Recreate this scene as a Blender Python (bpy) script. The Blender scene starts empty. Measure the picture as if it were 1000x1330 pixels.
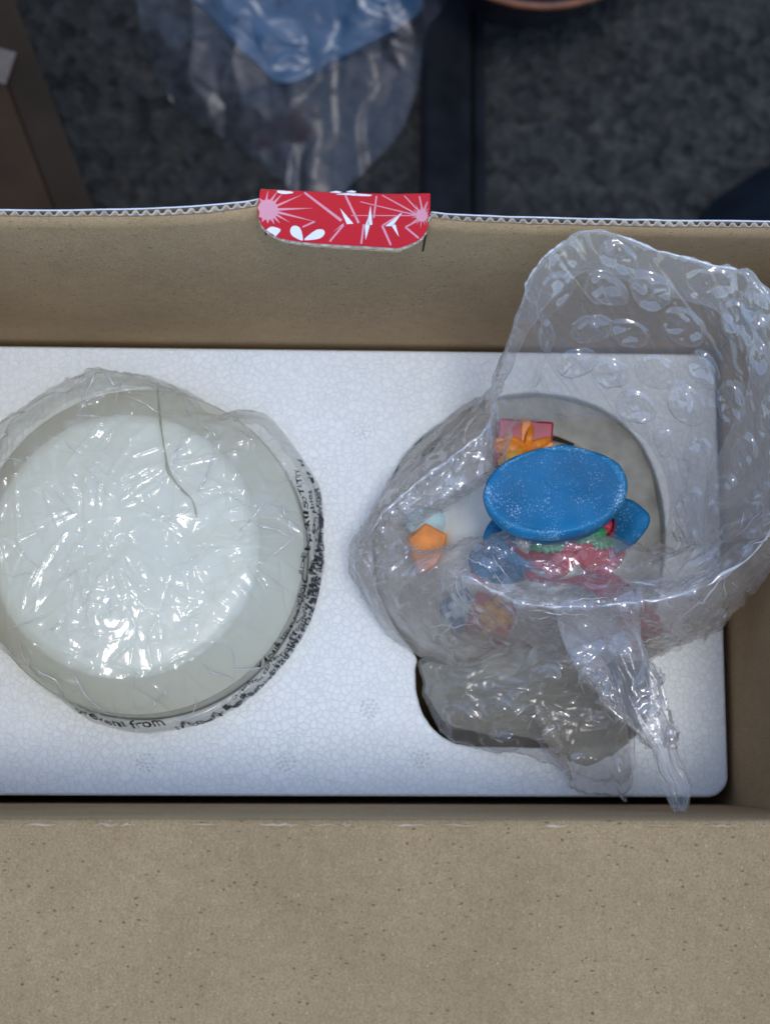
import bpy, math, random
import numpy as np
from mathutils import Matrix, Vector

# ------------------------------------------------------------------ camera, sky, sun, exposure
scene = bpy.context.scene
D = 0.17                      # depth of the foam tray in metres (z = 0 is its top)
F = 2000.0                    # focal length in photo pixels (1000 x 1330)
def rot3(r):
    r = np.array(r, float); th = np.linalg.norm(r); k = r / th
    K = np.array([[0, -k[2], k[1]], [k[2], 0, -k[0]], [-k[1], k[0], 0]])
    return np.eye(3) + math.sin(th) * K + (1 - math.cos(th)) * K @ K
CR = rot3((0.1553, -0.0322, 0.0059))
CC = np.array((-0.8649, -0.9069, 3.4067)) * D
WALL_H = 0.8208 * D
cam_data = bpy.data.cameras.new('camera')
cam_data.sensor_fit = 'VERTICAL'; cam_data.sensor_height = 36.0
cam_data.lens = F / 1330 * 36.0
cam_data.clip_start = 0.02; cam_data.clip_end = 400.0
cam_data.dof.use_dof = True; cam_data.dof.focus_distance = 0.50; cam_data.dof.aperture_fstop = 14.0
cam = bpy.data.objects.new('camera', cam_data)
scene.collection.objects.link(cam)
cam.matrix_world = Matrix([list(CR[i]) + [CC[i]] for i in range(3)] + [[0, 0, 0, 1]])
scene.camera = cam

SUN_EL, SUN_ROT = math.radians(82), math.radians(145)
world = bpy.data.worlds.new('World'); scene.world = world; world.use_nodes = True
wn = world.node_tree.nodes; wl = world.node_tree.links
sky = wn.new('ShaderNodeTexSky'); sky.sky_type = 'NISHITA'; sky.sun_disc = False
sky.sun_elevation = SUN_EL; sky.sun_rotation = SUN_ROT
sky.air_density = 1.0; sky.dust_density = 0.6; sky.ozone_density = 0.5
wn['Background'].inputs['Strength'].default_value = 0.15
wl.new(sky.outputs[0], wn['Background'].inputs['Color'])
sd = bpy.data.lights.new('sun', 'SUN'); sd.energy = 0.5; sd.angle = math.radians(12); sd.color = (1.0, 0.97, 0.93)
sun = bpy.data.objects.new('sun', sd); scene.collection.objects.link(sun)
sdir = Vector((math.sin(SUN_ROT) * math.cos(SUN_EL), math.cos(SUN_ROT) * math.cos(SUN_EL), math.sin(SUN_EL)))
sun.rotation_euler = sdir.to_track_quat('Z', 'Y').to_euler()
sun.location = sdir * 3
vs = scene.view_settings
vs.view_transform = 'Standard'; vs.look = 'None'; vs.gamma = 1.0; vs.use_curve_mapping = False
vs.exposure = 1.08
scene.cycles.transparent_max_bounces = 40
scene.cycles.max_bounces = 10
scene.cycles.use_denoising = True

# ------------------------------------------------------------------ helpers
rnd = random.Random(7)
nrng = np.random.default_rng(11)
def P(px, py, z):
    """world point at height z seen at photo pixel (px, py)"""
    d = CR @ np.array(((px - 500) / F, -(py - 665) / F, -1.0))
    return CC + d * ((z - CC[2]) / d[2])
def Pn(A):
    A = np.asarray(A, float)
    q = np.stack([(A[..., 0] - 500) / F, -(A[..., 1] - 665) / F, -np.ones(A.shape[:-1])], -1) @ CR.T
    return CC + q * ((A[..., 2] - CC[2]) / q[..., 2])[..., None]
def on_plane(px, py, p0, n):
    d = CR @ np.array(((px - 500) / F, -(py - 665) / F, -1.0))
    return CC + d * (np.dot(np.array(p0) - CC, n) / np.dot(d, n))

def obj(name, verts, faces, mat, parent=None, smooth=False, mats=None, midx=None):
    me = bpy.data.meshes.new(name)
    me.from_pydata([tuple(v) for v in verts], [], [tuple(int(i) for i in f) for f in faces])
    for m in (mats or [mat]): me.materials.append(m)
    if midx is not None: me.polygons.foreach_set('material_index', midx)
    if smooth: me.polygons.foreach_set('use_smooth', [True] * len(me.polygons))
    me.update()
    o = bpy.data.objects.new(name, me); scene.collection.objects.link(o)
    if parent: o.parent = parent
    return o
def grid_faces(n, m, wrap=False):
    i = np.arange(n if wrap else n - 1)[:, None]; j = np.arange(m - 1)[None, :]
    i2 = (i + 1) % n
    a = i * m + j; b = i2 * m + j; c = i2 * m + j + 1; d = i * m + j + 1
    return np.stack([a, b, c, d], -1).reshape(-1, 4)
def grid_obj(name, G, mat, parent=None, wrap=False, smooth=True):
    n, m, _ = G.shape
    f = grid_faces(n, m, wrap)
    me = bpy.data.meshes.new(name)
    me.vertices.add(n * m); me.vertices.foreach_set('co', G.reshape(-1).astype(np.float32))
    me.loops.add(len(f) * 4); me.loops.foreach_set('vertex_index', f.reshape(-1).astype(np.int32))
    me.polygons.add(len(f)); me.polygons.foreach_set('loop_start', np.arange(len(f), dtype=np.int32) * 4)
    me.update(calc_edges=True); me.validate()
    if smooth: me.polygons.foreach_set('use_smooth', [True] * len(me.polygons))
    me.materials.append(mat); me.update()
    o = bpy.data.objects.new(name, me); scene.collection.objects.link(o)
    if parent: o.parent = parent
    return o
def empty(name, loc):
    o = bpy.data.objects.new(name, None); o.empty_display_size = 0.02
    o.location = loc; scene.collection.objects.link(o)
    return o
def tag(o, label, cat, group=None, kind=None):
    if label: o['label'] = label
    if cat: o['category'] = cat
    if group: o['group'] = group
    if kind: o['kind'] = kind
    return o
def adopt(o, parent):
    """parent while keeping the child's world coordinates (mesh data in world space)"""
    o.parent = parent
    o.matrix_parent_inverse = Matrix.Translation(-Vector(parent.location))
    return o
def box_vf(x0, x1, y0, y1, z0, z1):
    v = [(x0, y0, z0), (x1, y0, z0), (x1, y1, z0), (x0, y1, z0), (x0, y0, z1), (x1, y0, z1), (x1, y1, z1), (x0, y1, z1)]
    f = [(0, 3, 2, 1), (4, 5, 6, 7), (0, 1, 5, 4), (1, 2, 6, 5), (2, 3, 7, 6), (3, 0, 4, 7)]
    return v, f
def bevel(o, w, seg=2):
    m = o.modifiers.new('bevel', 'BEVEL'); m.width = w; m.segments = seg; m.limit_method = 'ANGLE'
    return o
def prism(name, poly3, n, depth, mat, parent=None):
    """solid from a planar polygon (world points), thickness depth along -n"""
    poly3 = [np.array(p) for p in poly3]; k = len(poly3)
    v = poly3 + [p - np.array(n) * depth for p in poly3]
    f = [tuple(range(k)), tuple(range(2 * k - 1, k - 1, -1))] + [(i, i + k, (i + 1) % k + k, (i + 1) % k) for i in range(k)]
    return obj(name, v, f, mat, parent)

# noise fields
def _tab(seed): return np.random.default_rng(seed).uniform(-1, 1, (256, 256))
def vnoise(x, y, sc, seed):
    t = _tab(seed); u = x / sc; v = y / sc
    i = np.floor(u).astype(int); j = np.floor(v).astype(int); a = u - i; b = v - j
    a = a * a * (3 - 2 * a); b = b * b * (3 - 2 * b)
    g = lambda p, q: t[p % 256, q % 256]
    return (g(i, j) * (1 - a) + g(i + 1, j) * a) * (1 - b) + (g(i, j + 1) * (1 - a) + g(i + 1, j + 1) * a) * b
def tri(x, y, sc, seed, warp=0.45):
    """continuous piecewise-linear crumple: flat facets meeting in sharp creases"""
    t = _tab(seed)
    wx = x + warp * sc * vnoise(x, y, sc * 1.1, seed + 1); wy = y + warp * sc * vnoise(x, y, sc * 1.1, seed + 2)
    ca, sa = math.cos(seed * 1.7), math.sin(seed * 1.7)
    u, v = (wx * ca - wy * sa) / sc, (wx * sa + wy * ca) / sc
    u, v = u + v * 0.577, v * 1.1547
    i = np.floor(u).astype(int); j = np.floor(v).astype(int); a = u - i; b = v - j
    g = lambda p, q: t[p % 256, q % 256]
    lo = g(i, j) * (1 - a - b) + g(i + 1, j) * a + g(i, j + 1) * b
    hi = g(i + 1, j + 1) * (a + b - 1) + g(i, j + 1) * (1 - a) + g(i + 1, j) * (1 - b)
    return np.where(a + b < 1, lo, hi)
def creases(x, y, segs):
    """segs: (x0, y0, x1, y1, height, width) -> summed narrow tent-shaped folds"""
    h = np.zeros_like(x)
    for x0, y0, x1, y1, a, w in segs:
        dx, dy = x1 - x0, y1 - y0; L = math.hypot(dx, dy) + 1e-9
        m = (x > min(x0, x1) - 5 * w) & (x < max(x0, x1) + 5 * w) & (y > min(y0, y1) - 5 * w) & (y < max(y0, y1) + 5 * w)
        if not m.any(): continue
        s = ((x[m] - x0) * dx + (y[m] - y0) * dy) / L; d = np.abs(-(x[m] - x0) * dy + (y[m] - y0) * dx) / L
        t = np.clip(s / L, 0, 1); tap = np.sin(math.pi * t) ** 0.6
        h[m] += a * tap * np.exp(-d / w)
    return h
def catmull(pts, n, closed=True):
    p = np.asarray(pts, float); k = len(p)
    t = np.arange(n) * (k / n if closed else (k - 1) / (n - 1)); i = np.floor(t).astype(int)
    if not closed: i = np.minimum(i, k - 2)
    f = (t - i)[:, None]
    g = (lambda q: p[q % k]) if closed else (lambda q: p[np.clip(q, 0, k - 1)])
    a, b, c, d = g(i - 1), g(i), g(i + 1), g(i + 2)
    return 0.5 * (2 * b + (c - a) * f + (2 * a - 5 * b + 4 * c - d) * f * f + (3 * b - a - 3 * c + d) * f ** 3)

# ------------------------------------------------------------------ materials
def new_mat(name):
    m = bpy.data.materials.new(name); m.use_nodes = True
    nt = m.node_tree
    return m, nt, nt.nodes['Principled BSDF'], nt.nodes['Material Output']
def mk(nt, kind, **kw):
    n = nt.nodes.new(kind)
    for k, v in kw.items():
        if k in n.inputs.keys(): n.inputs[k].default_value = v
        else: setattr(n, k, v)
    return n
def ramp(nt, src, stops):
    r = nt.nodes.new('ShaderNodeValToRGB'); e = r.color_ramp.elements
    while len(e) < len(stops): e.new(0.5)
    for k, (p, c) in enumerate(stops): e[k].position = p; e[k].color = (*c, 1) if len(c) == 3 else c
    nt.links.new(src, r.inputs[0]); return r.outputs[0]
def mixc(nt, fac, a, b, mode='MIX'):
    m = nt.nodes.new('ShaderNodeMix'); m.data_type = 'RGBA'; m.blend_type = mode
    for s, v in ((m.inputs[0], fac), (m.inputs[6], a), (m.inputs[7], b)):
        if hasattr(v, 'is_linked') or isinstance(v, bpy.types.NodeSocket): nt.links.new(v, s)
        elif isinstance(v, (int, float)): s.default_value = v
        else: s.default_value = (*v, 1)
    return m.outputs[2]
def math_n(nt, op, a, b=None):
    m = nt.nodes.new('ShaderNodeMath'); m.operation = op
    for s, v in ((m.inputs[0], a), (m.inputs[1], b)):
        if v is None: continue
        if isinstance(v, (int, float)): s.default_value = v
        else: nt.links.new(v, s)
    return m.outputs[0]
def bump(nt, bs, h, strength, dist):
    b = nt.nodes.new('ShaderNodeBump'); b.inputs['Strength'].default_value = strength; b.inputs['Distance'].default_value = dist
    nt.links.new(h, b.inputs['Height']); nt.links.new(b.outputs[0], bs.inputs['Normal'])
def coords(nt, scale=(1, 1, 1), rot=(0, 0, 0)):
    tc = nt.nodes.new('ShaderNodeTexCoord'); mp = nt.nodes.new('ShaderNodeMapping')
    mp.inputs['Scale'].default_value = scale; mp.inputs['Rotation'].default_value = rot
    nt.links.new(tc.outputs['Object'], mp.inputs[0]); return mp.outputs[0]
def tex(nt, kind, vec, **kw):
    n = mk(nt, kind, **kw); nt.links.new(vec, n.inputs['Vector']); return n

def kraft(name, base, stripe_axis=None, speck=1.0):
    m, nt, bs, out = new_mat(name)
    v = coords(nt)
    big = tex(nt, 'ShaderNodeTexNoise', v, Scale=22.0, Detail=4.0)
    fine = tex(nt, 'ShaderNodeTexNoise', v, Scale=1900.0, Detail=6.0, Roughness=0.75)
    med = tex(nt, 'ShaderNodeTexNoise', v, Scale=260.0, Detail=4.0)
    c = ramp(nt, big.outputs[0], [(0.3, tuple(x * 0.91 for x in base)), (0.7, tuple(x * 1.08 for x in base))])
    c = mixc(nt, 1.0, c, ramp(nt, fine.outputs[0], [(0.3, (0.55, 0.52, 0.50)), (0.7, (1.38, 1.40, 1.45))]), 'MULTIPLY')
    c = mixc(nt, 1.0, c, ramp(nt, med.outputs[0], [(0.3, (0.95, 0.94, 0.92)), (0.7, (1.05, 1.05, 1.06))]), 'MULTIPLY')
    # short fibres and dark / pale / reddish flecks
    for k, (sc, col, th) in enumerate((((150, 420, 300), (0.06, 0.05, 0.04), 0.12), ((480, 160, 260), (0.40, 0.35, 0.28), 0.08), ((150, 150, 150), (0.06, 0.045, 0.035), 0.075), ((300, 520, 400), (0.24, 0.07, 0.04), 0.06), ((330, 900, 600), (0.07, 0.055, 0.045), 0.11), ((900, 360, 600), (0.38, 0.33, 0.26), 0.09))):
        vv = coords(nt, tuple(q * 3.4 for q in sc), (0, 0, (0.5, -0.7, 0.2, 1.1, -0.3, 0.9)[k]))
        nz = tex(nt, 'ShaderNodeTexNoise', vv, Scale=1.3, Detail=2.0)
        vv2 = mixc(nt, 0.35, vv, nz.outputs['Color'])
        vo = mk(nt, 'ShaderNodeTexVoronoi', Scale=1.0); nt.links.new(vv2, vo.inputs['Vector'])
        sel = math_n(nt, 'GREATER_THAN', mk_sep(nt, vo.outputs['Color']), 0.86)
        near = math_n(nt, 'LESS_THAN', vo.outputs['Distance'], th * rnd.uniform(1.6, 2.05))
        fac = math_n(nt, 'MULTIPLY', math_n(nt, 'MULTIPLY', sel, near), 0.6 * speck)
        c = mixc(nt, fac, c, col)
    nt.links.new(c, bs.inputs['Base Color'])
    bs.inputs['Roughness'].default_value = 0.85
    bs.inputs['Specular IOR Level'].default_value = 0.2
    h = math_n(nt, 'ADD', math_n(nt, 'MULTIPLY', fine.outputs[0], 0.25), math_n(nt, 'MULTIPLY', med.outputs[0], 0.5))
    if stripe_axis is not None:
        sx = nt.nodes.new('ShaderNodeSeparateXYZ'); nt.links.new(v, sx.inputs[0])
        w = math_n(nt, 'SINE', math_n(nt, 'MULTIPLY', sx.outputs[stripe_axis], 2 * math.pi / 0.0032))
        h = math_n(nt, 'ADD', h, math_n(nt, 'MULTIPLY', w, 0.42))
    bump(nt, bs, h, 0.5, 0.00025)
    return m
def mk_sep(nt, col):
    s = nt.nodes.new('ShaderNodeSeparateColor'); nt.links.new(col, s.inputs[0]); return s.outputs[0]

def plain(name, col, rough=0.6, var=0.15, scale=120.0, bumpd=0.0002, spec=0.4):
    m, nt, bs, out = new_mat(name); v = coords(nt)
    n = tex(nt, 'ShaderNodeTexNoise', v, Scale=scale, Detail=5.0)
    c = ramp(nt, n.outputs[0], [(0.3, tuple(x * (1 - var) for x in col)), (0.7, tuple(min(1, x * (1 + var)) for x in col))])
    nt.links.new(c, bs.inputs['Base Color']); bs.inputs['Roughness'].default_value = rough
    bs.inputs['Specular IOR Level'].default_value = spec
    bump(nt, bs, n.outputs[0], 0.4, bumpd); return m

def foam_mat():
    m, nt, bs, out = new_mat('polystyrene'); v = coords(nt)
    wob = tex(nt, 'ShaderNodeTexNoise', v, Scale=500.0, Detail=1.0)
    off = nt.nodes.new('ShaderNodeVectorMath'); off.operation = 'SCALE'; off.inputs['Scale'].default_value = 0.0007
    nt.links.new(wob.outputs['Color'], off.inputs[0])
    ad = nt.nodes.new('ShaderNodeVectorMath'); nt.links.new(v, ad.inputs[0]); nt.links.new(off.outputs[0], ad.inputs[1])
    e = mk(nt, 'ShaderNodeTexVoronoi', Scale=385.0, feature='DISTANCE_TO_EDGE'); nt.links.new(ad.outputs[0], e.inputs['Vector'])
    f = mk(nt, 'ShaderNodeTexVoronoi', Scale=385.0); nt.links.new(ad.outputs[0], f.inputs['Vector'])
    big = tex(nt, 'ShaderNodeTexNoise', v, Scale=30.0, Detail=3.0)
    c = ramp(nt, mk_sep(nt, f.outputs['Color']), [(0.0, (0.80, 0.855, 0.86)), (1.0, (0.85, 0.90, 0.905))])
    c = mixc(nt, ramp(nt, e.outputs['Distance'], [(0.0, (0.38,) * 3), (0.08, (0, 0, 0))]), c, (0.58, 0.64, 0.66))
    nt.links.new(c, bs.inputs['Base Color'])
    bs.inputs['Roughness'].default_value = 0.42; bs.inputs['Specular IOR Level'].default_value = 0.35
    bs.inputs['Subsurface Weight'].default_value = 0.0
    # beads: slight dome, a groove between neighbours, random height per bead; softened in patches
    h = ramp(nt, e.outputs['Distance'], [(0.0, (0, 0, 0)), (0.09, (0.75,) * 3), (0.3, (1,) * 3)])
    h = math_n(nt, 'ADD', h, math_n(nt, 'MULTIPLY', mk_sep(nt, f.outputs['Color']), 0.8))
    h = math_n(nt, 'MULTIPLY', h, math_n(nt, 'ADD', big.outputs[0], 0.05))
    bump(nt, bs, h, 0.55, 0.00035)
    return m

def film(name, haze=0.05, tint=(0.97, 0.98, 0.98), rough=0.06, spec=0.08, hcol=(0.85, 0.87, 0.88), ripple=0.35, gz_=0.5):
    """thin clear plastic film: mostly see-through, Fresnel gloss, a little milky scatter"""
    m, nt, bs, out = new_mat(name); nt.nodes.remove(bs)
    tr = mk(nt, 'ShaderNodeBsdfTransparent', Color=(*tint, 1))
    gl = mk(nt, 'ShaderNodeBsdfGlossy', Color=(1, 1, 1, 1), Roughness=rough)
    df = mk(nt, 'ShaderNodeBsdfDiffuse', Color=(*hcol, 1)); tl = mk(nt, 'ShaderNodeBsdfTranslucent', Color=(*hcol, 1))
    v = coords(nt); n = tex(nt, 'ShaderNodeTexNoise', v, Scale=420.0, Detail=3.0)
    bp = nt.nodes.new('ShaderNodeBump'); bp.inputs['Strength'].default_value = ripple; bp.inputs['Distance'].default_value = 0.0004
    nt.links.new(n.outputs[0], bp.inputs['Height']); nt.links.new(bp.outputs[0], gl.inputs['Normal'])
    sc = mk(nt, 'ShaderNodeMixShader', Fac=0.28); nt.links.new(df.outputs[0], sc.inputs[1]); nt.links.new(tl.outputs[0], sc.inputs[2])
    lw = mk(nt, 'ShaderNodeLayerWeight', Blend=0.5)
    graz = math_n(nt, 'POWER', lw.outputs['Facing'], 4.0)
    hz = math_n(nt, 'ADD', math_n(nt, 'MULTIPLY', math_n(nt, 'POWER', lw.outputs['Facing'], 2.0), haze * 3.0), haze)
    m1 = nt.nodes.new('ShaderNodeMixShader'); nt.links.new(hz, m1.inputs[0]); nt.links.new(tr.outputs[0], m1.inputs[1]); nt.links.new(sc.outputs[0], m1.inputs[2])
    fr = math_n(nt, 'MINIMUM', math_n(nt, 'ADD', math_n(nt, 'MULTIPLY', graz, gz_), spec), 1.0)
    m2 = nt.nodes.new('ShaderNodeMixShader'); nt.links.new(fr, m2.inputs[0]); nt.links.new(m1.outputs[0], m2.inputs[1]); nt.links.new(gl.outputs[0], m2.inputs[2])
    nt.links.new(m2.outputs[0], out.inputs[0]); return m

def frosted_paint(name, col, cut=0.60):
    """paint with tiny white glitter flecks, thicker along soft patches"""
    m, nt, bs, out = new_mat(name); v = coords(nt)
    n = tex(nt, 'ShaderNodeTexNoise', v, Scale=60.0, Detail=4.0)
    c = ramp(nt, n.outputs[0], [(0.3, tuple(x * 0.8 for x in col)), (0.75, tuple(min(1, x * 1.25) for x in col))])
    g = tex(nt, 'ShaderNodeTexNoise', v, Scale=1500.0, Detail=3.0, Roughness=0.75)
    p = tex(nt, 'ShaderNodeTexNoise', v, Scale=150.0, Detail=3.0)
    s = math_n(nt, 'ADD', g.outputs[0], math_n(nt, 'MULTIPLY', math_n(nt, 'SUBTRACT', p.outputs[0], 0.5), 0.35))
    k = ramp(nt, s, [(cut, (0, 0, 0)), (cut + 0.14, (0.6,) * 3)])
    c = mixc(nt, k, c, (0.55, 0.68, 0.78))
    nt.links.new(c, bs.inputs['Base Color']); bs.inputs['Roughness'].default_value = 0.5; bs.inputs['Specular IOR Level'].default_value = 0.25
    bump(nt, bs, g.outputs[0], 0.6, 0.0003); return m

def ground_mat():
    m, nt, bs, out = new_mat('dark_ground'); v = coords(nt)
    a = tex(nt, 'ShaderNodeTexNoise', v, Scale=75.0, Detail=5.0, Roughness=0.65)
    b = tex(nt, 'ShaderNodeTexNoise', v, Scale=9.0, Detail=3.0)
    vo = tex(nt, 'ShaderNodeTexVoronoi', v, Scale=130.0)
    c = ramp(nt, a.outputs[0], [(0.32, (0.005, 0.006, 0.006)), (0.52, (0.015, 0.016, 0.014)), (0.75, (0.05, 0.046, 0.036))])
    c = mixc(nt, 1.0, c, ramp(nt, b.outputs[0], [(0.3, (0.7,) * 3), (0.7, (1.3,) * 3)]), 'MULTIPLY')
    c = mixc(nt, 0.25, c, ramp(nt, mk_sep(nt, vo.outputs['Color']), [(0, (0.008,) * 3), (1, (0.08, 0.08, 0.075))]))
    nt.links.new(c, bs.inputs['Base Color']); bs.inputs['Roughness'].default_value = 0.9; bs.inputs['Specular IOR Level'].default_value = 0.15
    bump(nt, bs, math_n(nt, 'ADD', a.outputs[0], vo.outputs['Distance']), 0.8, 0.003); return m

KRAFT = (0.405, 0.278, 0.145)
M_KRAFT = kraft('kraft_liner', KRAFT)  # same paper as the flap, lightened to paint light onto the walls
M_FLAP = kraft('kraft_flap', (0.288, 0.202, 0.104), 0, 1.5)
M_GAP_SHADE = plain('gap_shade_paper', (0.14, 0.11, 0.075), 0.9, 0.2, 400)  # liner paper darkened to put shade into the gaps between flutes
M_MEDIUM = plain('fluted_paper', (0.50, 0.45, 0.37), 0.9, 0.2, 400)
M_WHITE = plain('white_liner', (0.66, 0.68, 0.72), 0.7, 0.12, 300)
M_RED = plain('red_print', (0.56, 0.010, 0.020), 0.45, 0.05, 60, 0.00002, 0.3)
M_PINK = plain('pink_print', (0.72, 0.30, 0.36), 0.35, 0.04, 60, 0.00002)
M_WPRINT = plain('white_print', (0.80, 0.80, 0.84), 0.35, 0.04, 60, 0.00002)
M_FOAM = foam_mat()
M_BAG = film('clear_bag_film', 0.10, (0.97, 0.975, 0.965), 0.11, 0.042, (0.78, 0.78, 0.71), 0.2)
M_WRAP = film('bubble_film', 0.14, (0.98, 0.975, 0.975), 0.085, 0.065, (0.74, 0.73, 0.70), 0.1, 0.3)
M_BUBBLE = film('bubble_dome_film', 0.05, (0.98, 0.98, 0.98), 0.05, 0.10, (0.80, 0.79, 0.77), 0.08, 0.35)
M_TAIL = film('tail_film', 0.12, (0.98, 0.98, 0.98), 0.05, 0.035, (0.72, 0.71, 0.68), 0.1, 0.12)
M_LINING = film('film_wad', 0.55, (0.9, 0.9, 0.88), 0.2, 0.08, (0.56, 0.57, 0.49))
M_FIBRE = plain('torn_paper', (0.46, 0.38, 0.28), 0.9, 0.2, 400)
M_GLINT = film('glint_film', 0.45, (0.97, 0.97, 0.97), 0.12, 0.12, (0.85, 0.85, 0.85), 0.1, 0.4)  # milky white film, paints the bright glints along creases and lip
M_INK = plain('black_ink', (0.012, 0.013, 0.016), 0.5, 0.1)
M_DOME = plain('pale_dome', (0.665, 0.695, 0.595), 0.35, 0.025, 40, 0.0001)
M_BLUE = frosted_paint('blue_paint', (0.003, 0.125, 0.265))
M_FROST = frosted_paint('frosted_rim', (0.012, 0.17, 0.33), 0.545)  # glitter paint of the crown edge, lighter blue also paints its highlight
M_SCARF = frosted_paint('red_paint', (0.46, 0.006, 0.022))
M_GREEN = plain('green_paint', (0.02, 0.20, 0.07), 0.4)
M_GIFT = plain('crimson_paint', (0.38, 0.018, 0.055), 0.4, 0.2)
M_ORANGE = plain('orange_paint', (0.78, 0.24, 0.025), 0.4, 0.3, 150)
M_YELLOW = plain('amber_paint', (0.80, 0.38, 0.05), 0.4, 0.25, 150)
M_SNOW = plain('snow_paint', (0.74, 0.76, 0.70), 0.5, 0.08, 120, 0.0006)
M_STONE = plain('stone_base', (0.47, 0.48, 0.44), 0.7, 0.25, 110, 0.0008)
M_TEAL = plain('pale_blue_paint', (0.42, 0.58, 0.60), 0.5, 0.3, 150)
M_GROUND = ground_mat()
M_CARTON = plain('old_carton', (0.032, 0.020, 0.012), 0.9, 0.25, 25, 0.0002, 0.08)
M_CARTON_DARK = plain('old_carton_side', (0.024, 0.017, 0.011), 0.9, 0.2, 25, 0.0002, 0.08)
M_TAPE = plain('pale_tape', (0.09, 0.07, 0.055), 0.8)
M_PACKET = plain('blue_packet', (0.020, 0.058, 0.10), 0.28, 0.5, 30, 0.0002, 0.6)
M_BOARD = plain('dark_board', (0.008, 0.009, 0.011), 0.9, 0.4, 40, 0.0004, 0.08)
M_POT = plain('dark_glaze', (0.012, 0.012, 0.016), 0.3, 0.2)
M_TERRA = plain('terracotta', (0.13, 0.045, 0.015), 0.5, 0.3)
M_TARP = plain('dark_blue_cloth', (0.003, 0.006, 0.010), 0.9, 0.4, 30, 0.0004, 0.1)
M_DARK = plain('dark_slot', (0.03, 0.024, 0.018), 0.9)

# ------------------------------------------------------------------ ground
GZ = -0.50
tag(obj('ground', *(lambda n: ([(x, y, GZ) for y in n for x in n], [(i * 7 + j, i * 7 + j + 1, i * 7 + j + 8, i * 7 + j + 7) for i in range(6) for j in range(6)]))([-60, -6, -1, 0, 1, 6, 60]), M_GROUND),
    None, None, kind='structure')

# ------------------------------------------------------------------ cardboard box
GAP = 0.0021
XR = GAP; XL = -0.2945; YB = GAP; YF = -D - GAP * 1.35; ZB = -0.4965; T = 0.0022
box = tag(empty('cardboard_box', ((XL + XR) / 2, (YB + YF) / 2, ZB)), 'open brown kraft cardboard box holding the white foam tray, red tab on its far edge', 'box')
bx_tab0, bx_tab1 = P(338, 262, WALL_H)[0], P(558, 275, WALL_H)[0]
def bulge(x):
    x = np.asarray(x, float)
    l = np.exp(-np.clip(bx_tab0 - x, 0, 9) / 0.022); r = np.exp(-np.clip(x - bx_tab1, 0, 9) / 0.014)
    tt = np.clip((x - bx_tab0) / (bx_tab1 - bx_tab0), 0, 1)
    return 0.0048 * np.where(x < bx_tab0, l, np.where(x > bx_tab1, 0.35 * r, 1 - 0.65 * tt))
def ragged(x): return 0.00035 * vnoise(np.asarray(x, float), 0 * np.asarray(x, float), 0.006, 31) + 0.0006 * vnoise(np.asarray(x, float), 0 * np.asarray(x, float), 0.03, 32)
def tabcut(x): return 0.0075 * ((x > bx_tab0 + 0.0004) & (x < bx_tab1 - 0.0004))
def wall_y(x, z): return bulge(x) * np.clip(z / WALL_H, 0, 1.05) ** 2.2
wb = adopt(empty('back_wall', ((XL + XR) / 2, YB, ZB)), box)
def liner(name, y0, y1, mats, parent, drop=0.0):
    xs = np.linspace(XL, XR, 260); zs = np.concatenate([np.linspace(ZB, -0.002, 5), np.linspace(0.005, 1, 14) * 1.0 * WALL_H])
    top = ragged(xs + y0 * 37) - drop - tabcut(xs)
    def sheet(y):
        G = np.zeros((len(xs), len(zs), 3)); G[..., 0] = xs[:, None]
        G[..., 2] = zs[None, :] + np.where(zs[None, :] > WALL_H * 0.99, top[:, None], 0)
        G[..., 1] = y + wall_y(G[..., 0], G[..., 2]); return G
    A, B = sheet(y0), sheet(y1)
    n, m = len(xs), len(zs); f0 = grid_faces(n, m); V = np.concatenate([A.reshape(-1, 3), B.reshape(-1, 3)]); o = n * m
    fs = [tuple(f) for f in f0] + [tuple(f[::-1] + o) for f in f0]; mi = [0] * len(f0) + [1] * len(f0)
    for i in range(n - 1):
        a, b = i * m + m - 1, (i + 1) * m + m - 1; fs.append((a, b, b + o, a + o)); mi.append(2)
    return obj(name, V, fs, None, parent, True, mats, mi)
il = liner('inner_liner', YB, YB + 0.00035, [M_KRAFT, M_KRAFT, M_GAP_SHADE], wb, 0.0006)
ol = liner('outer_liner', YB + T - 0.0004, YB + T, [M_GAP_SHADE, M_RED, M_WHITE], wb, 0.0)
# the fluted medium between the liners
xs = np.linspace(XL, XR, 1100)
G = np.zeros((len(xs), 6, 3)); zz = np.linspace(0.35, 1, 6) * WALL_H
ph = 2 * math.pi * xs / 0.0033 + 1.2 * vnoise(xs, 0 * xs, 0.02, 5)
G[..., 0] = xs[:, None]; G[..., 2] = zz[None, :] + np.where(zz[None, :] > WALL_H * 0.99, (ragged(xs) - 0.0006 - tabcut(xs))[:, None], 0)
G[..., 1] = (YB + T / 2 + 0.00068 * np.tanh(1.6 * np.sin(ph)))[:, None] + wall_y(G[..., 0], G[..., 2])
fl = grid_obj('corrugated_medium', G, M_MEDIUM, wb, smooth=True)
sm = fl.modifiers.new('thickness', 'SOLIDIFY'); sm.thickness = 0.00022; sm.offset = 0
for o in (il, ol, fl): o.matrix_parent_inverse = Matrix.Translation(-(Vector(wb.location)))
wb.matrix_parent_inverse = Matrix.Translation(-Vector(box.location))
def board(name, x0, x1, y0, y1, z0, z1, mat):
    v, f = box_vf(x0, x1, y0, y1, z0, z1); return adopt(obj(name, v, f, mat), box)
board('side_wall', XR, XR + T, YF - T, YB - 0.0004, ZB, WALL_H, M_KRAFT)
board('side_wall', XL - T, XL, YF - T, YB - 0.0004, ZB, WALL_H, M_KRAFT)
board('bottom_panel', XL, XR, YF, YB, ZB - T, ZB - 0.0003, M_KRAFT)
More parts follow.
